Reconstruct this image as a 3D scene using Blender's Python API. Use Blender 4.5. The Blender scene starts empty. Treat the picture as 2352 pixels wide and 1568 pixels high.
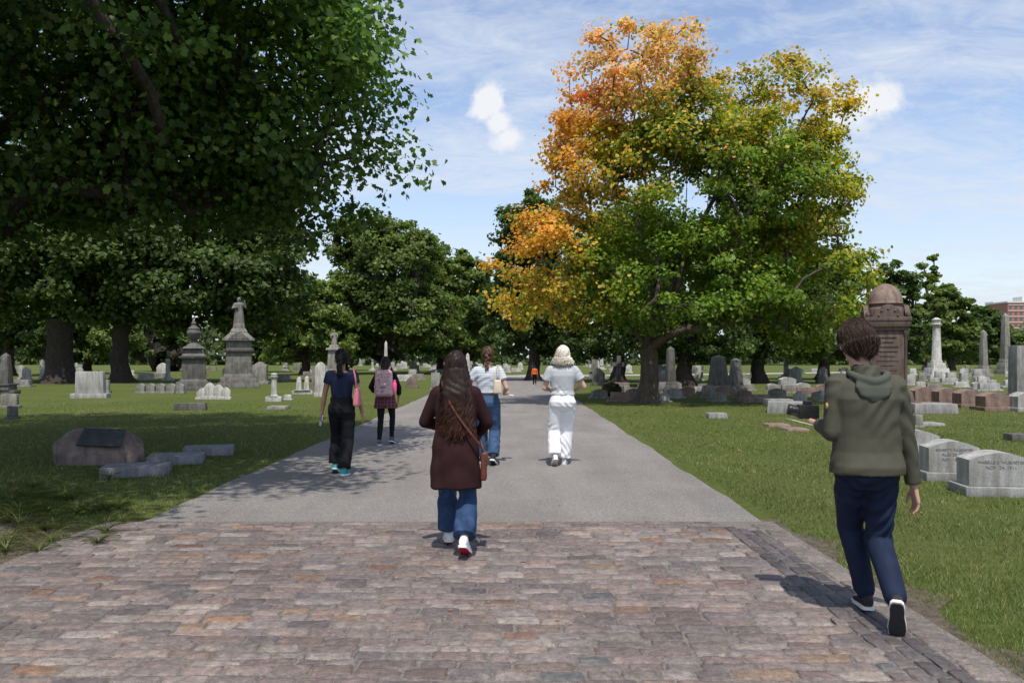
import bpy, bmesh, math, random
import numpy as np
from mathutils import Vector, Matrix, Quaternion
from mathutils import noise as mn
C = bpy.context.scene.collection
R = math.radians
rnd = random.Random(5)
rng = np.random.default_rng(7)
F = 1829.3; H = 1.58; HY = 822.0; CX = 1176.0
def G(px, py):
    d = F*H/(py-HY); return ((px-CX)/F*d, d)
def Z(py, d): return H + (HY-py)/F*d
def X(px, d): return (px-CX)/F*d

# ---------------------------------------------------------------- materials
def nodes(name):
    m = bpy.data.materials.new(name); m.use_nodes = True
    nt = m.node_tree; nt.nodes.clear()
    out = nt.nodes.new('ShaderNodeOutputMaterial')
    return m, nt, out
def ramp(nt, fac, stops):
    r = nt.nodes.new('ShaderNodeValToRGB')
    while len(r.color_ramp.elements) < len(stops): r.color_ramp.elements.new(.5)
    for e, (p, c) in zip(r.color_ramp.elements, stops):
        e.position = p; e.color = (c[0], c[1], c[2], 1)
    nt.links.new(fac, r.inputs[0]); return r.outputs[0]
def noise(nt, vec, scale, detail=3, rough=.6, dist=0):
    n = nt.nodes.new('ShaderNodeTexNoise'); n.inputs['Scale'].default_value = scale
    n.inputs['Detail'].default_value = detail; n.inputs['Roughness'].default_value = rough
    n.inputs['Distortion'].default_value = dist
    if vec is not None: nt.links.new(vec, n.inputs['Vector'])
    return n.outputs['Fac']
def mixc(nt, f, a, b, mode='MIX'):
    m = nt.nodes.new('ShaderNodeMix'); m.data_type = 'RGBA'; m.blend_type = mode
    for sock, v in ((m.inputs[0], f), (m.inputs[6], a), (m.inputs[7], b)):
        if isinstance(v, (int, float)): sock.default_value = v
        elif isinstance(v, tuple): sock.default_value = (v[0], v[1], v[2], 1)
        else: nt.links.new(v, sock)
    return m.outputs[2]
def objco(nt, stretch=None, world=False):
    if world:
        g = nt.nodes.new('ShaderNodeNewGeometry'); o = g.outputs['Position']
    else:
        t = nt.nodes.new('ShaderNodeTexCoord'); o = t.outputs['Object']
    if stretch:
        mp = nt.nodes.new('ShaderNodeMapping'); mp.inputs['Scale'].default_value = stretch
        nt.links.new(o, mp.inputs['Vector']); o = mp.outputs['Vector']
    return o
def bsdf(nt, out, col, rough, bumpfac=None, bstr=.3, bdist=.01, metal=0, spec=.3):
    b = nt.nodes.new('ShaderNodeBsdfPrincipled')
    if isinstance(col, tuple): b.inputs['Base Color'].default_value = (*col, 1)
    else: nt.links.new(col, b.inputs['Base Color'])
    b.inputs['Roughness'].default_value = rough; b.inputs['Metallic'].default_value = metal
    b.inputs['Specular IOR Level'].default_value = spec
    if bumpfac is not None:
        bp = nt.nodes.new('ShaderNodeBump'); bp.inputs['Strength'].default_value = bstr
        bp.inputs['Distance'].default_value = bdist
        nt.links.new(bumpfac, bp.inputs['Height']); nt.links.new(bp.outputs[0], b.inputs['Normal'])
    nt.links.new(b.outputs[0], out.inputs[0]); return b
def mat(name, c, rough=.8, var=.25, scale=6, bump=.3, bscale=60, bdist=.01, metal=0, spec=.3, stretch=None, c2=None, world=False):
    m, nt, out = nodes(name); v = objco(nt, stretch, world)
    n = noise(nt, v, scale)
    lo = tuple(max(0, x*(1-var)) for x in c); hi = c2 or tuple(x*(1+var) for x in c)
    col = ramp(nt, n, [(.3, lo), (.7, hi)])
    bsdf(nt, out, col, rough, noise(nt, v, bscale, 2), bump, bdist, metal, spec); return m
def stone(name, c, dark=.5, scale=3, rough=.75):
    m, nt, out = nodes(name); v = objco(nt)
    a = noise(nt, v, scale, 5, .65, .3); s = noise(nt, v, 110, 2, .8)
    st = noise(nt, objco(nt, (6, 6, .8)), 1.6, 3)
    col = ramp(nt, a, [(.28, tuple(x*dark for x in c)), (.62, c)])
    sp = ramp(nt, s, [(.35, (.62, .62, .62)), (.65, (1.1, 1.1, 1.1))])
    col = mixc(nt, 1.0, col, sp, 'MULTIPLY')
    sc = ramp(nt, st, [(.38, (.6, .58, .53)), (.6, (1, 1, 1))])
    col = mixc(nt, .8, col, sc, 'MULTIPLY')
    bsdf(nt, out, col, rough, s, .35, .006); return m
M = {}
M['marble'] = stone('white_marble', (.66, .65, .61), .62)
M['granite'] = stone('grey_granite', (.36, .36, .35), .7)
M['lgranite'] = stone('light_granite', (.48, .475, .46), .75)
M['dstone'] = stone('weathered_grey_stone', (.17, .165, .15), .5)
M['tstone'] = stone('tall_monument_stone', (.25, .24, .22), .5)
M['mstone'] = stone('limestone', (.34, .325, .29), .55)
M['brown'] = stone('brown_granite', (.175, .125, .105), .7)
M['brown2'] = stone('cut_brown_granite', (.13, .09, .075), .7)
M['pinkst'] = stone('pink_granite', (.32, .23, .19), .65)
M['boulder'] = stone('boulder_stone', (.27, .205, .175), .6)
M['bronze'] = mat('bronze_plaque', (.07, .073, .078), .5, .2, 8, .2, 80, metal=.3)
M['bronze2'] = mat('bronze_lettering', (.11, .112, .115), .5, .2, 8, .2, 80, metal=.3)
M['slate'] = stone('slate_marker', (.25, .26, .27), .75)
M['letter'] = mat('cut_letters', (.2, .2, .195), .9)
M['soil'] = mat('soil', (.095, .075, .055), .95, .45, 12, .8, 50, .02)
M['bark'] = mat('bark', (.1, .08, .062), .95, .4, 5, 1, 14, .05, stretch=(3, 3, .7))
M['barkdark'] = mat('dark_bark', (.05, .04, .033), .95, .4, 5, 1, 14, .05, stretch=(3, 3, .7))

def leafmat(name, trans=.3):
    m, nt, out = nodes(name)
    a = nt.nodes.new('ShaderNodeAttribute'); a.attribute_name = 'Col'
    d = nt.nodes.new('ShaderNodeBsdfPrincipled'); d.inputs['Roughness'].default_value = .5
    d.inputs['Specular IOR Level'].default_value = .3
    t = nt.nodes.new('ShaderNodeBsdfTranslucent')
    nt.links.new(a.outputs['Color'], d.inputs['Base Color'])
    tc = mixc(nt, 1.0, a.outputs['Color'], (1.6, 1.7, .75), 'MULTIPLY')
    nt.links.new(tc, t.inputs['Color'])
    mx = nt.nodes.new('ShaderNodeMixShader'); mx.inputs[0].default_value = trans
    nt.links.new(d.outputs[0], mx.inputs[1]); nt.links.new(t.outputs[0], mx.inputs[2])
    nt.links.new(mx.outputs[0], out.inputs[0]); return m
M['leaf'] = leafmat('leaves', .4); M['blade'] = leafmat('grass_blades', .2)

# ---------------------------------------------------------------- object helpers
def link(o, parent=None):
    C.objects.link(o)
    if parent: o.parent = parent
    return o
def shade(me, ang=38):
    me.polygons.foreach_set('use_smooth', [True]*len(me.polygons))
    try: me.set_sharp_from_angle(angle=R(ang))
    except Exception: pass
def tag(o, label, cat, group=None, kind=None):
    if label: o['label'] = label
    if cat: o['category'] = cat
    if group: o['group'] = group
    if kind: o['kind'] = kind
    return o
def thing(name, label, cat, loc=(0, 0, 0), rz=0, group=None):
    o = bpy.data.objects.new(name, None); o.empty_display_size = .2
    link(o); o.location = loc; o.rotation_euler = (0, 0, rz)
    return tag(o, label, cat, group)
def fin(bm, name, m, parent=None, smooth=True, ang=38, loc=None):
    me = bpy.data.meshes.new(name); bmesh.ops.recalc_face_normals(bm, faces=bm.faces)
    bm.to_mesh(me); bm.free()
    if smooth: shade(me, ang)
    me.materials.append(m); o = bpy.data.objects.new(name, me); link(o, parent)
    if loc: o.location = loc
    return o
def raw(name, v, f, m, parent=None, smooth=False, loc=None):
    me = bpy.data.meshes.new(name); me.from_pydata([tuple(x) for x in v], [], [tuple(x) for x in f]); me.update()
    if smooth: me.polygons.foreach_set('use_smooth', [True]*len(me.polygons))
    me.materials.append(m); o = bpy.data.objects.new(name, me); link(o, parent)
    if loc: o.location = loc
    return o
def B(): return bmesh.new()
def box(bm, c, s, bev=0, taper=1.0, tapy=None, mtx=None, seg=2):
    tapy = taper if tapy is None else tapy
    vs = []
    for k in (0, 1):
        tx, ty = (taper, tapy) if k else (1, 1)
        for sx, sy in ((-1, -1), (1, -1), (1, 1), (-1, 1)):
            p = Vector((sx*s[0]/2*tx, sy*s[1]/2*ty, (k-.5)*s[2]))
            if mtx: p = mtx @ p
            vs.append(bm.verts.new(p+Vector(c)))
    fs = [(3, 2, 1, 0), (4, 5, 6, 7), (0, 1, 5, 4), (1, 2, 6, 5), (2, 3, 7, 6), (3, 0, 4, 7)]
    faces = [bm.faces.new([vs[i] for i in f]) for f in fs]
    if bev:
        es = list({e for f in faces for e in f.edges})
        bmesh.ops.bevel(bm, geom=es, offset=bev, segments=seg, profile=.6, affect='EDGES')
def stackb(bm, items, bev=.012, c=(0, 0)):
    for w, d, z0, z1, t in items: box(bm, (c[0], c[1], (z0+z1)/2), (w, d, z1-z0), bev, t)
def extr(bm, outl, y0, y1, bev=0, off=(0, 0, 0)):
    a = [bm.verts.new((x+off[0], y0+off[1], z+off[2])) for x, z in outl]
    b = [bm.verts.new((x+off[0], y1+off[1], z+off[2])) for x, z in outl]
    n = len(outl); fs = [bm.faces.new(a), bm.faces.new(b[::-1])]
    for i in range(n): fs.append(bm.faces.new((a[i], b[i], b[(i+1) % n], a[(i+1) % n])))
    if bev:
        es = list(set(fs[0].edges) | set(fs[1].edges))
        bmesh.ops.bevel(bm, geom=es, offset=bev, segments=2, profile=.6, affect='EDGES')
def lathe(bm, prof, c=(0, 0, 0), n=24):
    rings = []
    for r, z in prof:
        rings.append([bm.verts.new((c[0]+r*math.cos(2*math.pi*i/n), c[1]+r*math.sin(2*math.pi*i/n), c[2]+z)) for i in range(n)])
    for a, b in zip(rings, rings[1:]):
        for i in range(n): bm.faces.new((a[i], a[(i+1) % n], b[(i+1) % n], b[i]))
    bm.faces.new(rings[0][::-1]); bm.faces.new(rings[-1])
def loft(bm, secs, n=24, mtx=None, p=2.3):
    rings = []
    for cx, cy, cz, rx, ry in secs:
        ring = []
        for i in range(n):
            a = 2*math.pi*i/n; ca, sa = math.cos(a), math.sin(a)
            v = Vector((cx+rx*math.copysign(abs(ca)**(2/p), ca), cy+ry*math.copysign(abs(sa)**(2/p), sa), cz))
            if mtx: v = mtx @ v
            ring.append(bm.verts.new(v))
        rings.append(ring)
    for a, b in zip(rings, rings[1:]):
        for i in range(n): bm.faces.new((a[i], a[(i+1) % n], b[(i+1) % n], b[i]))
    bm.faces.new(rings[0][::-1]); bm.faces.new(rings[-1])
def ell(bm, c, r, mtx=None, sub=3):
    m = Matrix.Translation(Vector(c))
    if mtx: m = m @ mtx.to_4x4()
    m = m @ Matrix.Diagonal((r[0], r[1], r[2], 1))
    bmesh.ops.create_icosphere(bm, subdivisions=sub, radius=1, matrix=m)
def limb(bm, pts, rad, n=14, ends=(True, True)):
    pts = [Vector(p) for p in pts]
    for i in range(len(pts)-1):
        a, b = pts[i], pts[i+1]; d = (b-a)
        if d.length < 1e-5: continue
        q = d.to_track_quat('Z', 'Y')
        ra, rb = [], []
        for k in range(n):
            an = 2*math.pi*k/n; o = Vector((math.cos(an), math.sin(an), 0))
            ra.append(bm.verts.new(a+q @ (o*rad[i]))); rb.append(bm.verts.new(b+q @ (o*rad[i+1])))
        for k in range(n): bm.faces.new((ra[k], ra[(k+1) % n], rb[(k+1) % n], rb[k]))
        bm.faces.new(ra[::-1]); bm.faces.new(rb)
    for i, p in enumerate(pts):
        if (i == 0 and not ends[0]) or (i == len(pts)-1 and not ends[1]): continue
        ell(bm, p, (rad[i]*.99,)*3, sub=2)
def tubes(P, Rr, ns=4):
    N, K, _ = P.shape
    T = np.gradient(P, axis=1); T /= (np.linalg.norm(T, axis=2, keepdims=True)+1e-9)
    ref = np.zeros_like(T); ref[..., 0] = .31; ref[..., 1] = .9; ref[..., 2] = .28
    U = np.cross(T, ref); U /= (np.linalg.norm(U, axis=2, keepdims=True)+1e-9); V = np.cross(T, U)
    an = np.arange(ns)*2*np.pi/ns
    ring = P[:, :, None, :]+Rr[:, :, None, None]*(U[:, :, None, :]*np.cos(an)[None, None, :, None]+V[:, :, None, :]*np.sin(an)[None, None, :, None])
    v = ring.reshape(-1, 3)
    idx = np.arange(N*K*ns).reshape(N, K, ns)
    a = idx[:, :-1]; b = idx[:, 1:]
    f = np.stack([a, np.roll(a, -1, 2), np.roll(b, -1, 2), b], -1).reshape(-1, 4)
    return v, f
def npmesh(name, v, f, m, parent=None, smooth=True, cols=None, loc=None):
    me = bpy.data.meshes.new(name); k = f.shape[1]
    me.vertices.add(len(v)); me.vertices.foreach_set('co', np.ascontiguousarray(v, dtype=np.float32).ravel())
    me.loops.add(f.size); me.loops.foreach_set('vertex_index', np.ascontiguousarray(f, dtype=np.int32).ravel())
    me.polygons.add(len(f)); me.polygons.foreach_set('loop_start', np.arange(0, f.size, k, dtype=np.int32))
    me.update(calc_edges=True)
    if smooth: me.polygons.foreach_set('use_smooth', np.ones(len(f), dtype=bool))
    if cols is not None:
        ca = me.color_attributes.new('Col', 'FLOAT_COLOR', 'POINT')
        c4 = np.ones((len(v), 4), dtype=np.float32); c4[:, :3] = cols; ca.data.foreach_set('color', c4.ravel())
    me.materials.append(m); o = bpy.data.objects.new(name, me); link(o, parent)
    if loc: o.location = loc
    return o
def eval_mesh(tmp):
    bpy.context.view_layer.update()
    dg = bpy.context.evaluated_depsgraph_get()
    me = bpy.data.meshes.new_from_object(tmp.evaluated_get(dg)); bpy.data.objects.remove(tmp); return me
def remesh(bm, name, m, parent=None, vox=.008, it=4, fold=None, fac=.5):
    tm = bpy.data.meshes.new('t'); bmesh.ops.recalc_face_normals(bm, faces=bm.faces); bm.to_mesh(tm); bm.free()
    tmp = bpy.data.objects.new('t', tm); C.objects.link(tmp)
    r = tmp.modifiers.new('r', 'REMESH'); r.mode = 'VOXEL'; r.voxel_size = vox
    s = tmp.modifiers.new('s', 'SMOOTH'); s.factor = fac; s.iterations = it
    me = eval_mesh(tmp); me.name = name
    if fold is not None:
        n = len(me.vertices); co = np.empty(n*3, dtype=np.float32); me.vertices.foreach_get('co', co); co = co.reshape(-1, 3)
        no = np.empty(n*3, dtype=np.float32); me.vertex_normals.foreach_get('vector', no); no = no.reshape(-1, 3)
        co = co+no*fold(co)[:, None]
        me.vertices.foreach_set('co', co.astype(np.float32).ravel()); me.update()
    me.polygons.foreach_set('use_smooth', [True]*len(me.polygons))
    me.materials.clear(); me.materials.append(m)
    o = bpy.data.objects.new(name, me); link(o, parent); return o
def text(s, size, m, parent, loc, rot=(R(90), 0, 0), name='inscription', ext=.002):
    cu = bpy.data.curves.new('t', 'FONT'); cu.body = s; cu.size = size; cu.extrude = ext; cu.align_x = 'CENTER'; cu.align_y = 'CENTER'
    tmp = bpy.data.objects.new('t', cu); C.objects.link(tmp); me = eval_mesh(tmp); me.name = name
    me.materials.clear(); me.materials.append(m)
    o = bpy.data.objects.new(name, me); link(o, parent); o.location = loc; o.rotation_euler = rot; return o

# ---------------------------------------------------------------- camera, light, world
cam = bpy.data.cameras.new('camera'); cam.lens = 28; cam.sensor_width = 36; cam.clip_end = 5000; cam.shift_y = 38/2352
co = bpy.data.objects.new('camera', cam); C.objects.link(co); co.location = (0, 0, H); co.rotation_euler = (R(90), 0, 0)
bpy.context.scene.camera = co
SUN = Vector((.03, -.44, .95)).normalized()
sl = bpy.data.lights.new('sun', 'SUN'); sl.energy = 4.6; sl.angle = R(.5); sl.color = (1, .94, .85)
so = bpy.data.objects.new('sun', sl); C.objects.link(so); so.rotation_euler = (-SUN).to_track_quat('-Z', 'Y').to_euler()
w = bpy.data.worlds.new('World'); bpy.context.scene.world = w; w.use_nodes = True
nt = w.node_tree; nt.nodes.clear()
wo = nt.nodes.new('ShaderNodeOutputWorld'); bg = nt.nodes.new('ShaderNodeBackground')
sky = nt.nodes.new('ShaderNodeTexSky'); sky.sky_type = 'NISHITA'; sky.sun_disc = False
sky.sun_elevation = math.asin(SUN.z); sky.sun_rotation = math.atan2(SUN.x, SUN.y); sky.altitude = 200; sky.air_density = 1.1; sky.dust_density = 1.0; sky.ozone_density = 1.5
tc = nt.nodes.new('ShaderNodeTexCoord'); sep = nt.nodes.new('ShaderNodeSeparateXYZ'); nt.links.new(tc.outputs['Generated'], sep.inputs[0])
def mt(op, a, b=None, c=None, clamp=False):
    n = nt.nodes.new('ShaderNodeMath'); n.operation = op; n.use_clamp = clamp
    for i, v in enumerate((a, b, c)):
        if v is None: continue
        if isinstance(v, (int, float)): n.inputs[i].default_value = v
        else: nt.links.new(v, n.inputs[i])
    return n.outputs[0]
sx, sy, sz = sep.outputs
zz = mt('ADD', mt('MAXIMUM', sz, 0), .16)
cmb = nt.nodes.new('ShaderNodeCombineXYZ'); nt.links.new(mt('DIVIDE', sx, zz), cmb.inputs[0]); nt.links.new(mt('DIVIDE', sy, zz), cmb.inputs[1])
mp = nt.nodes.new('ShaderNodeMapping'); mp.inputs['Scale'].default_value = (.8, 1.3, 1); mp.inputs['Rotation'].default_value = (0, 0, R(-32)); nt.links.new(cmb.outputs[0], mp.inputs[0])
c1 = noise(nt, mp.outputs[0], 1.1, 6, .66, 1.0); c2 = noise(nt, mp.outputs[0], 6.5, 4, .75, .6)
cir = mt('MULTIPLY', mt('SUBTRACT', mt('ADD', c1, mt('MULTIPLY', c2, .55)), .68, None), 3.2, None, True)
haze = mt('POWER', mt('SUBTRACT', 1, mt('MAXIMUM', sz, 0), None, True), 5)
cf = mt('MINIMUM', mt('ADD', mt('ADD', mt('MULTIPLY', cir, .75), .04), mt('MULTIPLY', haze, .5)), .96)
un = mt('DIVIDE', sx, mt('MAXIMUM', sy, .01)); vn = mt('DIVIDE', sz, mt('MAXIMUM', sy, .01))
cb2 = nt.nodes.new('ShaderNodeCombineXYZ'); nt.links.new(un, cb2.inputs[0]); nt.links.new(vn, cb2.inputs[1])
pn = noise(nt, cb2.outputs[0], 24, 5, .65)
puff = None
for px, py, a, b, soft in ((1120, 238, 46, 52, 2.4), (1142, 285, 36, 46, 2.4), (1162, 318, 52, 40, 1.7), (2008, 226, 76, 58, 2.0), (1935, 262, 95, 64, 1.3), (1905, 200, 45, 30, .9)):
    du = mt('DIVIDE', mt('SUBTRACT', un, (px-CX)/F), a/F); dv = mt('DIVIDE', mt('SUBTRACT', vn, (HY-py)/F), b/F)
    dd = mt('SQRT', mt('ADD', mt('MULTIPLY', du, du), mt('MULTIPLY', dv, dv)))
    dd = mt('ADD', dd, mt('MULTIPLY', mt('SUBTRACT', pn, .5), 1.7))
    k = mt('MULTIPLY', mt('SUBTRACT', 1.0, dd), soft, None, True)
    puff = k if puff is None else mt('MAXIMUM', puff, k)
puff = mt('MULTIPLY', puff, mt('GREATER_THAN', sy, .05))
skc = mixc(nt, 1.0, sky.outputs[0], (1.25, 1.2, 1.25), 'MULTIPLY')
col = mixc(nt, cf, skc, (4.9, 5.35, 6.0))
col = mixc(nt, mt('MULTIPLY', puff, .95), col, (6.0, 6.1, 6.3))
nt.links.new(col, bg.inputs[0]); bg.inputs[1].default_value = .15; nt.links.new(bg.outputs[0], wo.inputs[0])
try:
    w.cycles.sampling_method = 'MANUAL'; w.cycles.sample_map_resolution = 256
except Exception: pass
try:
    bpy.context.scene.view_settings.view_transform = 'Standard'; bpy.context.scene.view_settings.look = 'None'
except Exception: pass

# ---------------------------------------------------------------- ground
m, nt, out = nodes('lawn'); v = objco(nt, world=True)
big = noise(nt, v, .35, 3); fine = noise(nt, v, 9, 4, .7); tiny = noise(nt, v, 70, 2, .8)
cA = ramp(nt, fine, [(.3, (.06, .082, .02)), (.55, (.1, .13, .032)), (.75, (.165, .165, .06))])
cB = mixc(nt, ramp(nt, big, [(.4, (0, 0, 0)), (.7, (.6, .6, .6))]), cA, (.145, .15, .055))
cB = mixc(nt, 1.0, cB, ramp(nt, tiny, [(.3, (.6, .6, .6)), (.7, (1.2, 1.2, 1.2))]), 'MULTIPLY')
bsdf(nt, out, cB, .95, tiny, .8, .03, spec=.05); M['lawn'] = m
tag(raw('ground', [(-2500, -60, 0), (2500, -60, 0), (2500, 3500, 0), (-2500, 3500, 0)], [(0, 1, 2, 3)], M['lawn']), 'mown green cemetery lawn', 'ground', None, 'structure')
m, nt, out = nodes('asphalt'); v = objco(nt, world=True)
a = noise(nt, v, .7, 3, .6, .5); b_ = noise(nt, v, 90, 2, .9); cst = noise(nt, objco(nt, (1.5, .25, 1), world=True), 1.2, 3)
cA = ramp(nt, a, [(.3, (.19, .178, .168)), (.7, (.235, .222, .21))])
cA = mixc(nt, .6, cA, ramp(nt, cst, [(.35, (.82, .82, .82)), (.65, (1.08, 1.07, 1.05))]), 'MULTIPLY')
cA = mixc(nt, 1.0, cA, ramp(nt, b_, [(.32, (.42, .42, .42)), (.5, (1, 1, 1)), (.68, (1.65, 1.62, 1.58))]), 'MULTIPLY')
bsdf(nt, out, cA, .92, b_, .7, .01, spec=.12); M['asphalt'] = m
def strip(name, cen, m, z, label, wob=.05, side=None):
    v = []; f = []
    for x0, x1, y in cen:
        wl = wob*(math.sin(y*1.7)+math.sin(y*4.1+1)*.6+rnd.uniform(-.5, .5)); wr = wob*(math.sin(y*1.3+2)+math.sin(y*3.7)*.6+rnd.uniform(-.5, .5))
        v += [(x0+wl, y, z), (x1+wr, y, z)]
    for i in range(len(cen)-1): f.append((2*i, 2*i+1, 2*i+3, 2*i+2))
    return tag(raw(name, v, f, m), label, 'road' if 'road' in name or 'path' in name else 'ground', None, 'structure')
seg = []
y = 7.62
while y < 78:
    bend = 0 if y < 48 else (y-48)**2*.006
    seg.append((-3.58+bend, 2.42+bend, y)); y += .35 if y < 30 else 1.2
strip('road', seg, M['asphalt'], .006, 'grey asphalt road through the cemetery', .02)
M['pale'] = mat('pale_path', (.36, .34, .3), .9, .15, 1, .3, 60, world=True)
v = []; f = []
for i in range(40):
    t = i/39; x = -1+46*t; yy = 70+24*t**1.5
    v += [(x, yy-2.2, .012), (x, yy+2.2, .012)]
    if i: f.append((2*i-2, 2*i, 2*i+1, 2*i-1))
tag(raw('far_path', v, f, M['pale']), 'pale path branching right in the distance', 'path', None, 'structure')
M['bed'] = mat('joint_sand', (.165, .147, .13), .95, .4, 40, .9, 120, .01, world=True)
tag(raw('pavement_bed', [(-3.9, -4, .010), (2.5, -4, .010), (2.5, 7.66, .010), (-3.9, 7.66, .010)], [(0, 1, 2, 3)], M['bed']), 'sandy joints beneath the cobbles', 'ground', None, 'structure')
strip('soil_strip', [(2.2, 2.68+.14*math.sin(i*.9)+.06*math.sin(i*2.3), -2+i*.2) for i in range(50)], M['soil'], .0045, 'bare soil along the right kerb of cobbles', .04)
# cobbles
m, nt, out = nodes('cobbles'); v = objco(nt, world=True)
at = nt.nodes.new('ShaderNodeAttribute'); at.attribute_name = 'Col'
n1 = noise(nt, v, 20, 5, .75, .3); n2 = noise(nt, v, 130, 2, .8); n3 = noise(nt, v, .8, 2)
cc = mixc(nt, 1.0, at.outputs['Color'], ramp(nt, n1, [(.3, (.55, .53, .54)), (.52, (.97, .95, .94)), (.72, (1.5, 1.44, 1.38))]), 'MULTIPLY')
cc = mixc(nt, 1.0, cc, ramp(nt, n2, [(.3, (.7, .7, .7)), (.7, (1.3, 1.28, 1.25))]), 'MULTIPLY')
cc = mixc(nt, 1.0, cc, ramp(nt, n3, [(.35, (.74, .74, .76)), (.65, (1.15, 1.12, 1.08))]), 'MULTIPLY')
bsdf(nt, out, cc, .6, n1, .9, .02, spec=.3); M['cobble'] = m
st = []
pal = [(.2, .162, .15), (.225, .185, .17), (.175, .148, .144), (.23, .205, .19), (.19, .165, .16), (.245, .202, .183), (.155, .138, .14), (.2, .178, .174), (.255, .225, .208), (.215, .17, .152)]
rare = [(.24, .16, .115), (.19, .12, .095), (.14, .145, .15), (.22, .165, .125)]
y = 7.55; row = 0
while y > -3:
    dp = rnd.uniform(.1, .138); x = -3.85+rnd.uniform(0, .15)
    while x < 1.9:
        L = rnd.uniform(.15, .33)
        if x+L > 1.98: L = max(.1, 1.96-x)
        c = rnd.choice(rare) if rnd.random() < .06 else rnd.choice(pal)
        k = rnd.uniform(.76, 1.2)
        st.append((x+L/2, y+.04*math.sin(x*.9+row*.13)+.016*math.sin(x*3+row)+rnd.uniform(-.005, .005), L-.009, dp-.008+rnd.uniform(-.006, .004), tuple(q*k for q in c), rnd.uniform(-.05, .05), 1)); x += L
    y -= dp; row += 1
for ci, xc in enumerate((2.0, 2.1, 2.2)):
    y = 7.4-ci*.08
    while y > -3:
        L = rnd.uniform(.2, .26); k = rnd.uniform(.7, 1.15)
        st.append((xc+.015, y-L/2, .094, L-.008, (.12*k, .11*k, .112*k), rnd.uniform(-.01, .01), .55)); y -= L
y = 7.5
while y > -3:
    L = rnd.uniform(.16, .3); k = rnd.uniform(.8, 1.2); st.append((2.355+rnd.uniform(-.02, .03), y-L/2, .17, L-.012, (.2*k, .175*k, .158*k), rnd.uniform(-.08, .08), 1)); y -= L
us = np.array([-1, -.95, -.8, -.35, .15, .75, .945, 1]); vs_ = np.array([-1, -.9, -.6, .05, .6, .91, 1])
U, V = np.meshgrid(us, vs_); nu, nv = len(us), len(vs_); U = U.ravel(); V = V.ravel()
edge = (np.abs(U) > .99) | (np.abs(V) > .99); mid = ((np.abs(U) > .93) | (np.abs(V) > .88)) & ~edge
S = len(st); A = np.array([(s[0], s[1], s[2], s[3], s[5], s[6]) for s in st]); Cc = np.array([s[4] for s in st])
lx = U[None]*A[:, 2:3]/2*(1-.045*V[None]**4+rng.normal(0, .03, (S, 1))*V[None]); ly = V[None]*A[:, 3:4]/2*(1-.08*U[None]**6+rng.normal(0, .06, (S, 1))*U[None])
lx += rng.normal(0, .003, lx.shape); ly += rng.normal(0, .003, ly.shape)
top_ = rng.uniform(.015, .023, (S, 1))+A[:, 5:6]*(rng.normal(0, .0024, (S, 1))*U[None]+rng.normal(0, .0022, (S, 1))*V[None]+rng.normal(0, .0015, lx.shape))
zt = np.where(edge[None], .002, np.where(mid[None], top_-.003, top_))
ca, sa = np.cos(A[:, 4:5]), np.sin(A[:, 4:5])
P = np.stack([A[:, 0:1]+lx*ca-ly*sa, A[:, 1:2]+lx*sa+ly*ca, zt], -1).reshape(-1, 3)
q = np.arange(nu*nv).reshape(nv, nu); fq = np.stack([q[:-1, :-1], q[:-1, 1:], q[1:, 1:], q[1:, :-1]], -1).reshape(-1, 4)
Fc = (fq[None]+(np.arange(S)*nu*nv)[:, None, None]).reshape(-1, 4)
tag(npmesh('cobblestone_pavement', P, Fc, M['cobble'], cols=np.repeat(Cc, nu*nv, 0)), 'worn purple brown cobblestone pavement crossing the foreground', 'pavement', None, 'structure')
v = []
for i in range(28):
    a = 2*math.pi*i/28; r = 1+.12*math.sin(3*a)+.08*math.sin(7*a); v.append((-5.7+2.1*r*math.cos(a), 6.4+1.6*r*math.sin(a), .0045))
tag(raw('mulch_bed', v, [tuple(range(28))], M['soil']), 'dark mulch bed beside the cobbles', 'ground', None, 'structure')

def blades(name, xs, ys, hs, ws, cols, label):
    n = len(xs); an = rng.uniform(0, 2*np.pi, n); le = rng.normal(0, .5, (n, 2))*hs[:, None]
    b = np.stack([xs, ys, np.zeros(n)], -1); d = np.stack([np.cos(an), np.sin(an), np.zeros(n)], -1)*ws[:, None]
    tip = b+np.stack([le[:, 0], le[:, 1], hs], -1)
    P = np.stack([b-d, b+d, tip], 1).reshape(-1, 3); Fx = np.arange(3*n).reshape(-1, 3)
    return tag(npmesh(name, P, Fx, M['blade'], smooth=False, cols=np.repeat(cols, 3, 0)), label, 'grass', None, 'stuff')
def grass_zone(n, side):
    d = np.exp(rng.uniform(np.log(2.8), np.log(30), n)); u = rng.uniform(0, 1, n)
    xmax = d*.72+1.5
    x0 = 2.6 if side > 0 else 3.7
    xs = x0-.1+u*np.maximum(xmax-x0, .3)+rng.normal(0, .07, n)
    ok = rng.random(n) < np.clip((31-d)/18, 0, 1)
    if side > 0: ok &= (xs > 2.56+.08*np.sin(d*4)) | (rng.random(n) < .15)
    else:
        xs = -xs; ok &= ~((((xs+5.7)/2.1)**2+((d-6.4)/1.6)**2 < 1) & (rng.random(n) > .45)) & ~((d < 7.7) & (xs > -3.9))
    xs, d = xs[ok], d[ok]; n = len(xs)
    hs = rng.uniform(.018, .05, n)*(1+.3*np.sin(xs*3+d*2)); ws = np.maximum(.002, d*.0004)
    base = np.array([(.1, .14, .03), (.125, .165, .04), (.17, .178, .06), (.26, .22, .11), (.06, .092, .02)])[rng.choice(5, n, p=[.32, .28, .17, .1, .13])]
    return xs, d, hs, ws, base*rng.uniform(.75, 1.2, (n, 1))*(1+.18*np.sin(xs*1.3+1)*np.sin(d*.9))[:, None]
a = grass_zone(130000, 1); blades('lawn_grass', *a, 'mown green grass right of the road')
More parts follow.
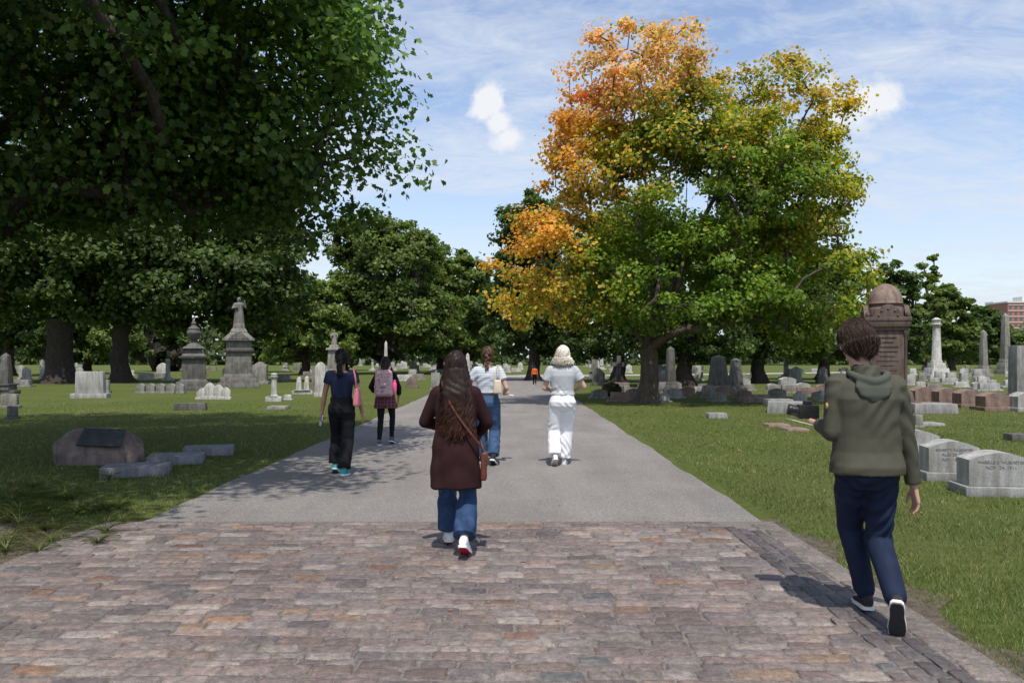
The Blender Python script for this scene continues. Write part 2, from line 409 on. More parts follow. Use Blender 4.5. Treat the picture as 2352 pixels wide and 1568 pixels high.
a = grass_zone(90000, -1); blades('lawn_grass', *a, 'mown green grass left of the road')
n = 200; xs = np.concatenate([rng.uniform(2.6, 9, 160), rng.uniform(-3.4, 2.3, 40)]); ys = np.concatenate([rng.uniform(3.5, 20, 160), rng.uniform(4, 22, 40)])
K = 6; an = np.arange(K)*2*np.pi/K; rr = np.array([1, .5, .9, .55, .85, .5])
ph = rng.uniform(0, 6.28, n); sz_ = rng.uniform(.016, .032, n)
P = np.stack([xs[:, None]+sz_[:, None]*rr*np.cos(an+ph[:, None]), ys[:, None]+sz_[:, None]*rr*np.sin(an+ph[:, None]), rng.uniform(.02, .05, (n, 1))+rng.uniform(-.008, .012, (n, K))], -1)
P[160:, :, 2] = .027+rng.uniform(0, .01, (40, K))
colL = np.array([(.3, .16, .06), (.22, .11, .05), (.34, .22, .09)])[rng.choice(3, n)]
tag(npmesh('fallen_leaves', P.reshape(-1, 3), np.arange(n*K).reshape(-1, K), M['blade'], None, False, np.repeat(colL, K, 0)), 'scattered fallen orange brown leaves', 'leaves', None, 'stuff')

# ---------------------------------------------------------------- trees
MAPLE = np.array([(0, -.5), (.24, -.3), (.5, -.16), (.28, .08), (.36, .36), (0, .55), (-.36, .36), (-.28, .08), (-.5, -.16), (-.24, -.3)])
DIA = np.array([(0, -.5), (.42, -.12), (.3, .25), (0, .5), (-.36, .18), (-.4, -.2)])
def leaves(name, pos, size, nrm, cols, tmpl, m, parent):
    n = len(pos); K = len(tmpl)
    nrm = nrm/np.linalg.norm(nrm, axis=1, keepdims=True)
    t = rng.normal(0, 1, (n, 3)); u = np.cross(nrm, t); u /= np.linalg.norm(u, axis=1, keepdims=True)+1e-9; vv = np.cross(nrm, u)
    tx, ty = tmpl[:, 0], tmpl[:, 1]; fold = -np.abs(tx)*.35
    P = pos[:, None]+size[:, None, None]*(u[:, None]*tx[None, :, None]+vv[:, None]*ty[None, :, None]+nrm[:, None]*fold[None, :, None])
    return npmesh(name, P.reshape(-1, 3), np.arange(n*K).reshape(-1, K), m, parent, False, np.repeat(cols, K, 0))
def tree(name, label, base, th, tr, lobes, ncl, lper, leaf, cr, colfn, group=None, limbs=(), tmpl=DIA, bark='bark', minr=.02, shell=.45, seed=1, flat=.6, edgefuzz=0):
    r_ = np.random.default_rng(seed); root = thing(name, label, 'tree', (base[0], base[1], 0), 0, group)
    lb = np.array(lobes, dtype=float); wgt = (lb[:, 3]*lb[:, 4]*lb[:, 5])**.8; wgt /= wgt.sum()
    ids = r_.choice(len(lb), ncl, p=wgt); d = r_.normal(0, 1, (ncl, 3)); d /= np.linalg.norm(d, axis=1, keepdims=True)
    rad = shell+(1-shell)*r_.random(ncl)**.6
    cl = lb[ids, :3]+d*lb[ids, 3:]*rad[:, None]; outw = d.copy()
    nodes_ = [(0, 0, 0)]; par = [-1]
    for i in range(1, 6): nodes_.append((r_.normal(0, .04)*tr*4, r_.normal(0, .04)*tr*4, th*i/5)); par.append(i-1)
    start = [False]*4+[True, True]
    for lm in limbs:
        prev = 5
        for p in lm: nodes_.append(tuple(p)); par.append(prev); prev = len(nodes_)-1; start.append(True)
    order = np.argsort(np.linalg.norm(cl-np.array([0, 0, th]), axis=1))
    NA = np.zeros((len(nodes_)+ncl*5+10, 3)); NA[:len(nodes_)] = nodes_; SA = np.zeros(len(NA), bool); SA[:len(start)] = start; cnt = len(nodes_)
    for ci in order:
        t = cl[ci]; N = NA[:cnt]; ds = np.linalg.norm(N-t, axis=1)+np.where(N[:, 2] > t[2]-.1, 1.2, 0); ds[~SA[:cnt]] = 1e9
        k = int(np.argmin(ds)); a = N[k].copy(); L = np.linalg.norm(t-a); ns = max(2, min(5, int(L/.8)+1)); prev = k
        for s in range(1, ns+1):
            f = s/ns; p = a+(t-a)*f+np.array([0, 0, .16*L*math.sin(math.pi*f)*(1 if s < ns else 0)])+r_.normal(0, .05*L/ns, 3)*(s < ns)
            NA[cnt] = p; SA[cnt] = True; par.append(prev); prev = cnt; cnt += 1
    N = NA[:cnt]; wt = np.zeros(cnt); isleaf = np.ones(cnt, bool)
    for i in par:
        if i >= 0: isleaf[i] = False
    wt[isleaf] = 1
    for i in range(cnt-1, 0, -1): wt[par[i]] += wt[i]
    rr = np.maximum(minr*.6, tr*.85*(wt/wt[5])**.47); rr[isleaf] = minr*.35
    idx = np.arange(6, cnt); pa = np.array(par)[idx]
    P = np.stack([N[pa], N[idx]], 1); ra = np.minimum(rr[pa], rr[idx]*1.5); Rr = np.stack([ra, rr[idx]], 1)
    v1, f1 = tubes(P, Rr, 6)
    zs = np.linspace(-.05, 1, 16); Pt = np.stack([np.interp(zs, np.linspace(0, 1, 6), N[:6, 0]), np.interp(zs, np.linspace(0, 1, 6), N[:6, 1]), zs*th], -1)
    na = 20; an = np.arange(na)*2*np.pi/na; rg = []
    for i, z in enumerate(zs):
        fl = 1+.75*math.exp(-max(z, 0)*th/.28)+.12*(z > .85)
        rw = tr*(1-.12*max(z, 0))*fl*(1+.07*np.sin(3*an+1)+.05*np.sin(7*an+z*3)+(.12*np.sin(5*an))*math.exp(-max(z, 0)*th/.3))
        rg.append(np.stack([Pt[i, 0]+rw*np.cos(an), Pt[i, 1]+rw*np.sin(an), np.full(na, Pt[i, 2])], -1))
    v2 = np.concatenate(rg); q = np.arange(16*na).reshape(16, na); f2 = np.stack([q[:-1], np.roll(q[:-1], -1, 1), np.roll(q[1:], -1, 1), q[1:]], -1).reshape(-1, 4)
    npmesh('trunk', np.concatenate([v2, v1]), np.concatenate([f2, f1+len(v2)]), M[bark], root)
    n = ncl*lper; ci = np.repeat(np.arange(ncl), lper)
    sc = cr*r_.uniform(.6, 1.3, ncl)
    o = r_.normal(0, 1, (n, 3)); o /= np.linalg.norm(o, axis=1, keepdims=True); o *= (r_.random((n, 1))**.5)
    o *= 1+edgefuzz*(r_.random((n, 1)) < .15)*r_.random((n, 1))
    off = o*sc[ci][:, None]*np.array([1, 1, flat]); pos = cl[ci]+off
    pos[:, 2] = np.maximum(pos[:, 2], 1.3)
    nrm = r_.normal(0, .6, (n, 3))+np.array([0, 0, .6])+outw[ci]*.5+o*.4
    clj = r_.uniform(.8, 1.2, (ncl, 1))[ci]
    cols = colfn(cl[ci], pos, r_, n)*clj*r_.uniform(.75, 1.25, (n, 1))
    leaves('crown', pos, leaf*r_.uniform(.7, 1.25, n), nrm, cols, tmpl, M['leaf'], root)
    return root
def green(c, c2=None):
    c = np.array(c); c2 = np.array(c2 if c2 is not None else c*1.5)
    def f(cl, pos, r_, n):
        t = r_.random((n, 1))**2; return c*(1-t)+c2*t
    return f
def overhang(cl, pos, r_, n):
    t = r_.random((n, 1))**1.6; e = np.clip((pos[:, 0:1]-4.5)/3.5, 0, 1)*np.clip((pos[:, 2:3]-4.2)/1.5, .2, 1)  # right-hand leaves paler, less so low down: sunlit edge put into the colour
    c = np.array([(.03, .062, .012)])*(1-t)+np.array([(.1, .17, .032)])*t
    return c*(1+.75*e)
def autumn(cl, pos, r_, n):
    x, y, z = pos[:, 0], pos[:, 1], pos[:, 2]
    g = .2-x*.1+(z-7.8)*.15+.28*np.sin(x*1.3+z*.9+1)*np.cos(y*1.1+z*.7)+.2*np.sin(x*.7-z*1.7+2)+.4*np.clip(np.abs(x-1)-3.0, 0, 1.6)+.35*np.clip((x-1.5)/3, 0, 1)*np.clip((7-z)/2, 0, 1)-.7*np.exp(-((x-.8)**2/5+(z-4.6)**2/5))-.35*np.exp(-((x-1.8)**2/4+(z-8.2)**2/3))+r_.normal(0, .42, n)
    grn = np.array([(.13, .21, .025)]); yel = np.array([(.46, .38, .035)]); org = np.array([(.64, .3, .06)]); sal = np.array([(.68, .36, .18)])
    t1 = np.clip(g*1.2+.22, 0, 1)[:, None]; t2 = np.clip(g*1.3-.42, 0, 1)[:, None]
    t2 = t2*np.clip(1.15-.13*np.maximum(x, 0), .35, 1)[:, None]
    c = grn*(1-t1)+yel*t1; c = c*(1-t2)+org*t2
    t3 = np.clip((z-8.8)*.5-np.abs(x)*.1, 0, .9)[:, None]*t2; return c*(1-t3)+sal*t3
tree('maple_tree', 'tall maple turning orange at its top, right of the road', (4.8, 28), 1.9, .31,
     [(-.2, 0, 10.9, 2.9, 2.8, 2.5), (4.5, .3, 9.7, 2.5, 2.8, 2.8), (1.5, 0, 7.6, 5.4, 4.4, 2.6), (-3.1, -.4, 4.5, 2.6, 3, 2.2), (5.0, 0, 4.2, 2.8, 3.3, 2.3), (1.2, -.8, 4.2, 3.6, 3.4, 2.1), (-1.6, 0, 9.0, 2.3, 2.3, 2.0), (4.9, 0, 6.9, 2.7, 3, 2.1), (2.2, 0, 9.8, 2.2, 2.4, 2.2)],
     860, 120, .132, .62, autumn, limbs=[[(.1, 0, 3.5), (.15, 0, 5.5), (0, -.4, 7), (-.6, -.2, 9.5), (-.3, 0, 11.3), (-.2, 0, 12.2)], [(.8, -.1, 3.4), (1.2, -.2, 5), (2.2, 0, 7), (3.2, .2, 9.3), (4, .2, 11)], [(1.0, -.3, 2.5), (3, -.5, 3.2), (4.8, -.5, 3.8)], [(-.9, .2, 3.2), (-2.8, .2, 4.4)], [(.5, 1, 3.5), (.8, 2, 6)], [(1.2, -.2, 5.2), (1.3, -.2, 7.5), (1.2, 0, 9.8)]], seed=3, shell=.45, flat=.6, edgefuzz=.8)
tree('maple_tree', 'dark overhanging maple with large leaves filling the upper left', (-10.6, 12.5), 3.2, .42,
     [(1.3, -1, 8.8, 7.6, 7.5, 5), (6.1, .2, 6.3, 2.8, 3.2, 2.7), (6.9, -.5, 8.3, 2.2, 3, 2.8), (2.8, .2, 5.4, 4.2, 4, 2.1), (5.2, 1, 4.6, 2.6, 2.6, 1.1), (7.3, .5, 5.0, 1.6, 1.8, 1.5), (5.4, -6, 9.2, 3.6, 3.6, 2.6), (0, -6, 9.5, 4.5, 4, 3)],  # last two lobes, out of view overhead, added to shade road and crown
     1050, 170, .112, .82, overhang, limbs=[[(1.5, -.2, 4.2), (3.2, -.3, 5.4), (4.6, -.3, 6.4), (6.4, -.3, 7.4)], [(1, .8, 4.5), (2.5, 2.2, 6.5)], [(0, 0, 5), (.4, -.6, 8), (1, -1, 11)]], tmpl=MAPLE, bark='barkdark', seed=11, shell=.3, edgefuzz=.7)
dk = green((.055, .095, .024), (.11, .155, .04)); md = green((.09, .14, .032), (.16, .205, .05)); lt = green((.12, .17, .035), (.2, .24, .06))
bgg = 'broad leaved trees beyond the graves'
tree('shade_tree', 'dark tree with the thick trunk behind the white headstone, left', (-28.4, 50), 4, .8, [(0, 0, 10.2, 8.8, 5, 5.8), (3, 0, 6.6, 6, 4, 3), (-6, 0, 7, 6, 5, 3.5)], 330, 130, .3, 1.4, dk, bgg, bark='barkdark', seed=21, minr=.04)
tree('shade_tree', 'dark spreading tree just left of the grey urn monument', (-25.3, 51.5), 3.8, .55, [(4.3, 0, 9.8, 7.9, 4, 5.2), (5, 0, 6.4, 7.4, 4, 3.2), (-1.2, 0, 10.8, 6.2, 4.5, 4.6), (9.2, 0, 7.4, 3.5, 3.5, 2.9), (8, 1, 5, 4, 3, 2.2)], 430, 130, .29, 1.3, dk, bgg, bark='barkdark', seed=22, minr=.04)
def bt(label, px, d, wpx, top, fn, seed, ncl=150, lper=110, bark='barkdark', name='shade_tree', bot=2.0, tr=.4, leaf=None, group=bgg):
    s = F/d; w_ = wpx/s/2; h = Z(top, d); r_ = random.Random(seed)
    lobes = [(0, 0, h*.66, w_*.78, w_*.7, h*.33), (-w_*.38, 0, h*.38, w_*.66, w_*.6, h*.27), (w_*.4, 0, h*.36, w_*.62, w_*.6, h*.26), (r_.uniform(-.3, .3)*w_, 0, h*.8, w_*.5, w_*.5, h*.2)]
    return tree(name, label, (X(px, d), d), max(1.5, h*.2), tr, lobes, int(ncl*1.25), int(lper*1.2), leaf or max(.2, d*.0044), max(.7, w_*.18), fn, group, bark=bark, seed=seed, minr=.05, edgefuzz=.5)
bt('tall rounded green tree left of the road end', 885, 78, 330, 478, md, 31, 230, 120)
bt('lighter green tree behind the stone statue column', 700, 74, 230, 625, lt, 32, 150)
bt('mid green tree filling the gap right of the tallest rounded tree', 1010, 90, 230, 555, md, 49, 150)
bt('smaller green tree right behind the striped shirt walker', 1070, 84, 190, 580, md, 33, 130)
bt('tall dark tree between the road and the orange maple', 1225, 56, 260, 438, dk, 34, 220, 120)
bt('dark tree behind the left half of the orange maple', 1420, 52, 330, 470, dk, 35, 200)
bt('dark tree behind the trunk of the orange maple', 1575, 44, 340, 490, dk, 36, 200, tr=.42)
bt('dark tree behind the right half of the orange maple', 1745, 50, 360, 500, dk, 37, 200)
bt('dark tree to the left of the brown domed monument', 1890, 58, 240, 570, md, 38, 150)
bt('dark tree just right of the brown domed monument', 2050, 85, 150, 595, dk, 39, 110)
bt('thin pale tree rising above its neighbours on the right', 2130, 110, 75, 580, lt, 40, 34, 70)
bt('low rounded tree near the white column monument', 2185, 100, 130, 655, md, 41, 110)
bt('dark low tree below the distant tower block', 2265, 120, 120, 700, dk, 42, 90)
bt('dark tree at the far right below the brick tower', 2370, 130, 130, 765, md, 43, 90)
bt('dark tree beyond the statue monument on the left', 590, 90, 170, 690, dk, 44, 110)
bt('dark tree beyond the leftmost gravestones', 20, 70, 260, 560, dk, 45, 130)
bt('green tree half hidden between two dark trunks', 200, 80, 240, 620, md, 46, 110)
bt('dark small tree left of the urn monument', 380, 95, 160, 700, dk, 47, 90)
bt('green tree beyond the backpack walker', 790, 100, 160, 640, dk, 48, 90)
n = 40000; th_ = rng.uniform(-1, 1, n); xx = th_*230; yy = 185+rng.uniform(-14, 14, n)+.0008*xx**2
hh = 9.5+2.5*np.sin(xx*.09)+2*np.sin(xx*.23+1)+1.2*np.sin(xx*.61); zt = hh*rng.random(n)**.8
pos = np.stack([xx, yy, zt], -1); cols = np.array([(.055, .08, .028)])*rng.uniform(.7, 1.8, (n, 1))
o = leaves('distant_woods', pos, rng.uniform(.8, 1.7, n), rng.normal(0, .6, (n, 3))+np.array([0, -.5, .6]), cols, DIA, M['leaf'], None)
tag(o, 'far line of dark green woods along the horizon', 'woods', None, 'stuff')
def strap_plant(x, y, s, label, group):
    n = rnd.randint(30, 48); vv = []; ff = []
    for i in range(n):
        a = rnd.uniform(0, 6.28); L = rnd.uniform(.16, .4)*s; wd = rnd.uniform(.003, .006); pr = None; lift = rnd.uniform(.45, 1.1)
        for k in range(6):
            t = k/5; r = L*t*(.35+.6*t); z = L*lift*(t-.62*t*t*1.05); ww = wd*(1-t*.95)
            cx, cy = r*math.cos(a), r*math.sin(a); nx, ny = -math.sin(a)*ww, math.cos(a)*ww
            vv += [(cx-nx, cy-ny, z), (cx, cy, z-.003), (cx+nx, cy+ny, z)]; b = len(vv)-3
            if pr is not None: ff += [(pr, pr+1, b+1, b), (pr+1, pr+2, b+2, b+1)]
            pr = b
    c = np.array([(.08, .12, .03)])*np.repeat(rng.uniform(.6, 1.2, (n, 1)), 18, 0)+np.array([(.09, .05, .015)])*np.repeat(rng.random((n, 1))**2, 18, 0)
    o = npmesh('daylily', np.array(vv), np.array(ff), M['blade'], cols=c, loc=(x, y, 0)); return tag(o, label, 'plant', group)
for i in range(38):
    px = rnd.uniform(-90, 290); py = rnd.uniform(1115, 1270)-max(0, px-150)*.25
    x, y = G(px, py); strap_plant(x, y, rnd.uniform(.6, 1.1), 'tufted daylily with drooping leaves in the mulch bed', 'daylilies in the mulch bed at lower left')

# ---------------------------------------------------------------- graves
def arc_top(w, h, rise, n=10):
    return [(-w/2, 0), (w/2, 0)]+[(w/2-w*i/n, h-rise+rise*math.sin(math.pi*i/n)) for i in range(n+1)]
def gstone(kind, w, h, d, mname, root, base=True, simple=False):
    m = M[mname]; b0 = min(.18, h*.2) if base else 0
    bm = B()
    if base and kind != 'slab':
        bb = bm if simple else B()
        box(bb, (0, 0, b0/2-.01), (w*1.28, d*1.5, b0+.02), .012)
        if not simple: fin(bb, 'base', m, root)
    if kind == 'tablet': box(bm, (0, 0, (b0+h)/2), (w, d, h-b0), .025, .96)
    elif kind == 'round': extr(bm, [(x, z+b0) for x, z in arc_top(w, h-b0, w*.42)], -d/2, d/2, .012)
    elif kind == 'arch': extr(bm, [(x, z+b0) for x, z in arc_top(w, h-b0, (h-b0)*.28)], -d/2, d/2, .012)
    elif kind == 'gable': extr(bm, [(-w/2, b0), (w/2, b0), (w/2, h*.82), (0, h), (-w/2, h*.82)], -d/2, d/2, .012)
    elif kind == 'slab': box(bm, (0, 0, h/2-.01), (w, d, h+.02), .012, .95)
    elif kind == 'obelisk':
        stackb(bm, [(w*.8, w*.8, b0, h*.22, .96), (w*.92, w*.92, h*.22, h*.25, 1), (w*.55, w*.55, h*.25, h*.93, .62), (w*.34, w*.34, h*.93, h, .05)], .004)
    elif kind == 'pillar':
        stackb(bm, [(w*.75, w*.75, b0, h*.18, .95)], .006)
        lathe(bm, [(w*.3, h*.18), (w*.3, h*.22), (w*.24, h*.24), (w*.22, h*.8), (w*.3, h*.83), (w*.33, h*.87), (w*.2, h*.89), (w*.26, h*.94), (w*.2, h*.98), (.01, h)], n=16)
    elif kind == 'cross':
        t = w*.26; hh = h*.7
        extr(bm, [(-t/2, b0), (t/2, b0), (t/2, hh-t/2), (w/2, hh-t/2), (w/2, hh+t/2), (t/2, hh+t/2), (t/2, h), (-t/2, h), (-t/2, hh+t/2), (-w/2, hh+t/2), (-w/2, hh-t/2), (-t/2, hh-t/2)], -t/2, t/2, .008)
    if simple: return bm
    return fin(bm, 'slab' if kind == 'slab' else 'headstone', m, root)
def grave(kind, px, py, wpx, hpx, mname, label, name='gravestone', group=None, dep=None, rz=0, base=True, cat='gravestone'):
    x, y = G(px, py); s = F/y; w_ = wpx/s; h_ = hpx/s
    root = thing(name, label, cat, (x, y, 0), rz, group)
    d_ = dep or min(.5, max(.14, w_*.35)); root.location.y += d_/2
    gstone(kind, w_/(1.28 if base and kind != 'slab' else 1), h_, d_, mname, root, base); return root, w_, h_, d_
grave('tablet', 201, 914, 77, 61, 'lgranite', 'broad white granite headstone standing alone on the left lawn', rz=.25)
grave('tablet', 240, 902, 24, 30, 'mstone', 'small grey block headstone right behind the broad white one')
grave('slab', 432, 942, 70, 16, 'dstone', 'low dark grey stone block lying on the left lawn', name='grave_marker', base=False, dep=.4, rz=.2)
grave('slab', 634, 940, 44, 7, 'mstone', 'thin flat grey marker in the lawn nearest the black clad walker', name='grave_marker', base=False, dep=.6)
for i, (px, w_, h_) in enumerate(((463, 30, 26), (480, 30, 38), (500, 28, 34), (517, 26, 28))):
    grave('round', px, 917, w_, h_, 'marble', ['leftmost', 'second from left', 'third from left', 'rightmost'][i]+' white rounded stone of the tight row of four on the left lawn', rz=.1)
for i, px in enumerate((322, 345, 368, 392, 412)):
    grave('arch', px, 903, 24, 23, 'mstone', ['leftmost', 'second', 'middle', 'fourth', 'rightmost'][i]+' low pale stone in the row of five before the urn monument')
grave('pillar', 628, 922, 36, 66, 'marble', 'white marble pillar with rounded cap on the left lawn', name='pillar_monument', cat='monument')
grave('tablet', 660, 918, 22, 12, 'marble', 'tiny white stone right beside the white marble pillar')
grave('obelisk', 686, 905, 30, 40, 'marble', 'small white spired stone, left one of the pair beside the arched stone', name='pillar_monument', cat='monument')
grave('obelisk', 704, 905, 28, 42, 'marble', 'small white spired stone, right one of the pair beside the arched stone', name='pillar_monument', cat='monument')
grave('round', 735, 911, 28, 80, 'marble', 'tall narrow white arched headstone just left of the black clad walker')
grave('round', 722, 905, 16, 60, 'mstone', 'narrow grey headstone left of the tall white arched one')
grave('gable', 595, 882, 42, 52, 'mstone', 'grey block tomb with gabled top right of the statue monument')
grave('obelisk', 886, 862, 20, 80, 'marble', 'slim white obelisk above the backpack walker', name='obelisk', cat='monument')
grave('obelisk', 464, 880, 16, 78, 'marble', 'slim white obelisk between the urn and statue monuments', name='obelisk', cat='monument')
grave('tablet', 97, 872, 18, 46, 'marble', 'narrow white headstone left of the thick dark trunk')
grave('obelisk', 8, 905, 52, 95, 'dstone', 'weathered grey monument cut by the left edge', name='pillar_monument', cat='monument')
grave('tablet', 18, 937, 44, 32, 'mstone', 'low pale stone at the left edge', rz=.2)
grave('tablet', 25, 962, 26, 30, 'dstone', 'small dark stone at the left edge before the pale one')
grave('tablet', 48, 888, 46, 16, 'mstone', 'low wide stone between left edge monument and thick trunk')
grave('tablet', 1000, 900, 26, 44, 'granite', 'grey headstone beside the road left of the long haired walker')
grave('round', 945, 890, 30, 26, 'boulder', 'low brown stone at the roadside behind the backpack walker')
bi = 0
for px, py, wpx in ((2126, 930, 60), (2180, 932, 58), (2232, 936, 60), (2293, 943, 74)):
    grave('arch', px, py, wpx, 42, 'pinkst', ['leftmost', 'second', 'third', 'rightmost'][bi]+' low brown arched headstone of the row of four behind the man in green', dep=.55); bi += 1
grave('arch', 2362, 945, 60, 44, 'lgranite', 'pale low headstone cut by the right edge beyond the brown row', dep=.5)
grave('slab', 2158, 950, 96, 22, 'granite', 'raised grey slab right of the man in the green jacket', name='grave_marker', base=False, dep=1.0, rz=-.15)
grave('slab', 1825, 950, 100, 26, 'granite', 'broad raised grey stone left of the man in green', name='grave_marker', base=False, dep=.9, rz=-.3)
grave('slab', 1650, 961, 44, 12, 'granite', 'small grey block in the lawn right of the road', name='grave_marker', base=False, dep=.45)
grave('slab', 1792, 980, 52, 5, 'pinkst', 'left one of two flat reddish markers in the right lawn', name='grave_marker', base=False, dep=.6)
grave('slab', 1835, 990, 52, 5, 'pinkst', 'right one of two flat reddish markers in the right lawn', name='grave_marker', base=False, dep=.6)
grave('slab', 2145, 978, 56, 6, 'granite', 'flat grey marker just right of the green jacket', name='grave_marker', base=False, dep=.6)
grave('tablet', 2112, 982, 24, 30, 'mstone', 'small grey stump stone beside the green jacket sleeve')
grave('round', 1841, 927, 34, 28, 'lgranite', 'pale rounded headstone at the shade edge left of the man in green', dep=.3)
grave('slab', 1795, 935, 60, 18, 'granite', 'grey low stone in front of the rounded pale headstone', name='grave_marker', base=False, dep=.6)
grave('slab', 1740, 925, 70, 12, 'pinkst', 'reddish flat slab in the tree shade', name='grave_marker', base=False, dep=.6)
grave('slab', 2345, 1013, 40, 16, 'dstone', 'dark low stone cut by the right edge of the lawn', name='grave_marker', base=False, dep=.3)
def lettered(px, py, wpx, hpx, lines, label, rz):
    x, y = G(px, py); s = F/y; w_ = wpx/s; h_ = hpx/s
    root = thing('gravestone', label, 'gravestone', (x, y+.25, 0), rz)
    bm = B(); box(bm, (0, 0, .05), (w_, .52, .12), .012); fin(bm, 'base', M['granite'], root)
    bm = B(); ww = w_*.84; hh = h_-.11-.05
    extr(bm, [(a, b+.112) for a, b in arc_top(ww, hh, hh*.22, 14)], -.17, .17, .014); fin(bm, 'headstone', M['lgranite'], root)
    zz_ = .112+hh*.72
    for t, sz in lines:
        text(t, sz, M['letter'], root, (0, -.1725, zz_)); zz_ -= sz*1.3
lettered(2314, 1142, 168, 110, [('MABELLE C. WURMEYER', .046), ('NOV. 24, 1911', .055)], 'nearest grey lettered gravestone, cut by the right edge', -.12)
lettered(2204, 1106, 134, 100, [('ERNEST T. WURMEYER', .045), ('AUG. 20, 1882', .05), ('NOV. 15, 1938', .05)], 'middle grey lettered gravestone right of the green jacket', -.12)
lettered(2118, 1066, 114, 84, [], 'farthest of three grey rounded gravestones, half behind the green sleeve', -.12)
x, y = G(202, 1068); y += .35
t = thing('memorial_boulder', 'rough brown boulder with a dark bronze plaque on the left lawn', 'boulder', (x, y, 0), .1)
bm = B(); bmesh.ops.create_icosphere(bm, subdivisions=5, radius=1)
sgn = lambda a, e: math.copysign(abs(a)**e, a)
for v_ in bm.verts:
    p = v_.co.copy(); n_ = mn.fractal(p*1.3, 1, 2, 5)*.12
    v_.co = Vector((sgn(p.x, .72)*.64, sgn(p.y, .75)*.38, max(sgn(p.z, .66)*.49, -.05)))*(1+n_)
    if p.z > .2: v_.co.z += -.12*v_.co.x*.3+.1*p.y
fin(bm, 'boulder', M['boulder'], t, ang=60)
bm = B(); mm = Matrix.Rotation(R(38), 3, 'X') @ Matrix.Rotation(R(4), 3, 'Y'); pc = Vector((.12, -.245, .395)); box(bm, pc, (.6, .36, .03), .006, mtx=mm); fin(bm, 'plaque', M['bronze'], t)
for k in range(6):
    bm = B(); box(bm, pc+mm @ Vector((0, .11-.042*k, .0165)), ((.5, .36, .46, .3, .44, .4)[k], .01, .003), 0, mtx=mm); fin(bm, 'inscription_line', M['bronze2'], t)
for (px, py, wp, dep), lb in zip(((284, 1098, 158, .74), (381, 1070, 132, .74), (460, 1049, 120, .74)), ('nearest', 'middle', 'farthest')):
    x, y = G(px, py); w_ = wp/F*y
    t = thing('grave_marker', lb+' of three flat blue grey slabs beside the boulder', 'grave marker', (x, y+dep/2, 0), .3)
    bm = B(); box(bm, (0, 0, .05), (w_*.92, dep*.75, .16), .012); fin(bm, 'slab', M['slate'], t)
def statue(bm, z0, h, x=0, y=0, wings=True):
    loft(bm, [(x, y, z0, h*.2, h*.16), (x, y, z0+h*.3, h*.17, h*.13), (x, y, z0+h*.55, h*.14, h*.11), (x, y, z0+h*.72, h*.17, h*.1), (x, y, z0+h*.8, h*.08, h*.07)], 12)
    ell(bm, (x, y, z0+h*.9), (h*.075, h*.08, h*.1), sub=2)
    limb(bm, [(x-h*.14, y, z0+h*.75), (x-h*.22, y-h*.08, z0+h*.58), (x-h*.05, y-h*.16, z0+h*.62)], [h*.045, h*.04, h*.035], 8)
    limb(bm, [(x+h*.14, y, z0+h*.75), (x+h*.23, y-h*.06, z0+h*.62), (x+h*.19, y-h*.1, z0+h*.85 if wings else z0+h*.5)], [h*.045, h*.04, h*.035], 8)
x, y = G(430, 897); t = thing('urn_monument', 'dark weathered stone monument topped with a draped urn', 'monument', (x, y+.8, 0), .35)
bm = B(); stackb(bm, [(1.9, 1.9, 0, .22, .98), (1.6, 1.6, .22, .42, .97)]); fin(bm, 'base', M['dstone'], t)
bm = B(); stackb(bm, [(1.3, 1.3, .42, .55, .92), (1.1, 1.1, .55, 1.55, .95), (1.3, 1.3, 1.55, 1.68, 1.05), (1.12, 1.12, 1.68, 1.8, .85), (.8, .8, 1.8, 2.05, .9), (1.05, 1.05, 2.05, 2.15, .8)]); fin(bm, 'pedestal', M['dstone'], t)
bm = B(); lathe(bm, [(.38, 2.15), (.3, 2.25), (.16, 2.33), (.12, 2.42), (.28, 2.6), (.34, 2.82), (.27, 2.98), (.3, 3.02), (.2, 3.1), (.1, 3.2), (.13, 3.28), (.06, 3.4), (.01, 3.46)]); fin(bm, 'urn', M['dstone'], t)
x, y = G(540, 891); t = thing('statue_monument', 'tall grey tiered monument with a standing stone figure on top', 'monument', (x, y+.6, 0), .3)
bm = B(); stackb(bm, [(2.1, 2.1, 0, .28, .98), (1.85, 1.85, .28, .55, .97)]); fin(bm, 'base', M['tstone'], t)
bm = B(); stackb(bm, [(1.55, 1.55, .55, .75, .94), (1.32, 1.32, .75, 1.9, .96), (1.5, 1.5, 1.9, 2.02, 1.05), (1.28, 1.28, 2.02, 2.5, .95), (1.62, 1.62, 2.5, 2.62, .97), (1.5, 1.5, 2.62, 2.95, .55), (.9, .9, 2.95, 3.15, .75), (.62, .62, 3.15, 3.42, .85)])
extr(bm, arc_top(1.0, .34, .3), -.82, .82, 0, (0, 0, 2.58)); fin(bm, 'pedestal', M['tstone'], t)
bm = B(); statue(bm, 3.38, 1.45); remesh(bm, 'stone_figure', M['tstone'], t, .02, 3)
d = 52; x = X(768, d); t = thing('statue_column', 'pale stone pedestal carrying a small standing figure', 'monument', (x, d, 0), 0)
bm = B(); stackb(bm, [(1.3, 1.3, 0, .3, .95), (.95, .95, .3, .9, .95), (.75, .75, .9, 2.1, .9), (.95, .95, 2.1, 2.25, .9), (.6, .6, 2.25, 2.45, .8)]); fin(bm, 'pedestal', M['mstone'], t)
bm = B(); statue(bm, 2.43, 1.0, wings=False); remesh(bm, 'stone_figure', M['mstone'], t, .02, 2)
d = 24.2; x = X(2033, d)
t = thing('domed_monument', 'large carved brown granite monument capped with a stone sphere', 'monument', (x, d, 0), -.3)
bm = B(); stackb(bm, [(1.7, 1.7, 0, .3, 1), (1.4, 1.4, .3, .6, .92)]); fin(bm, 'base', M['brown'], t)
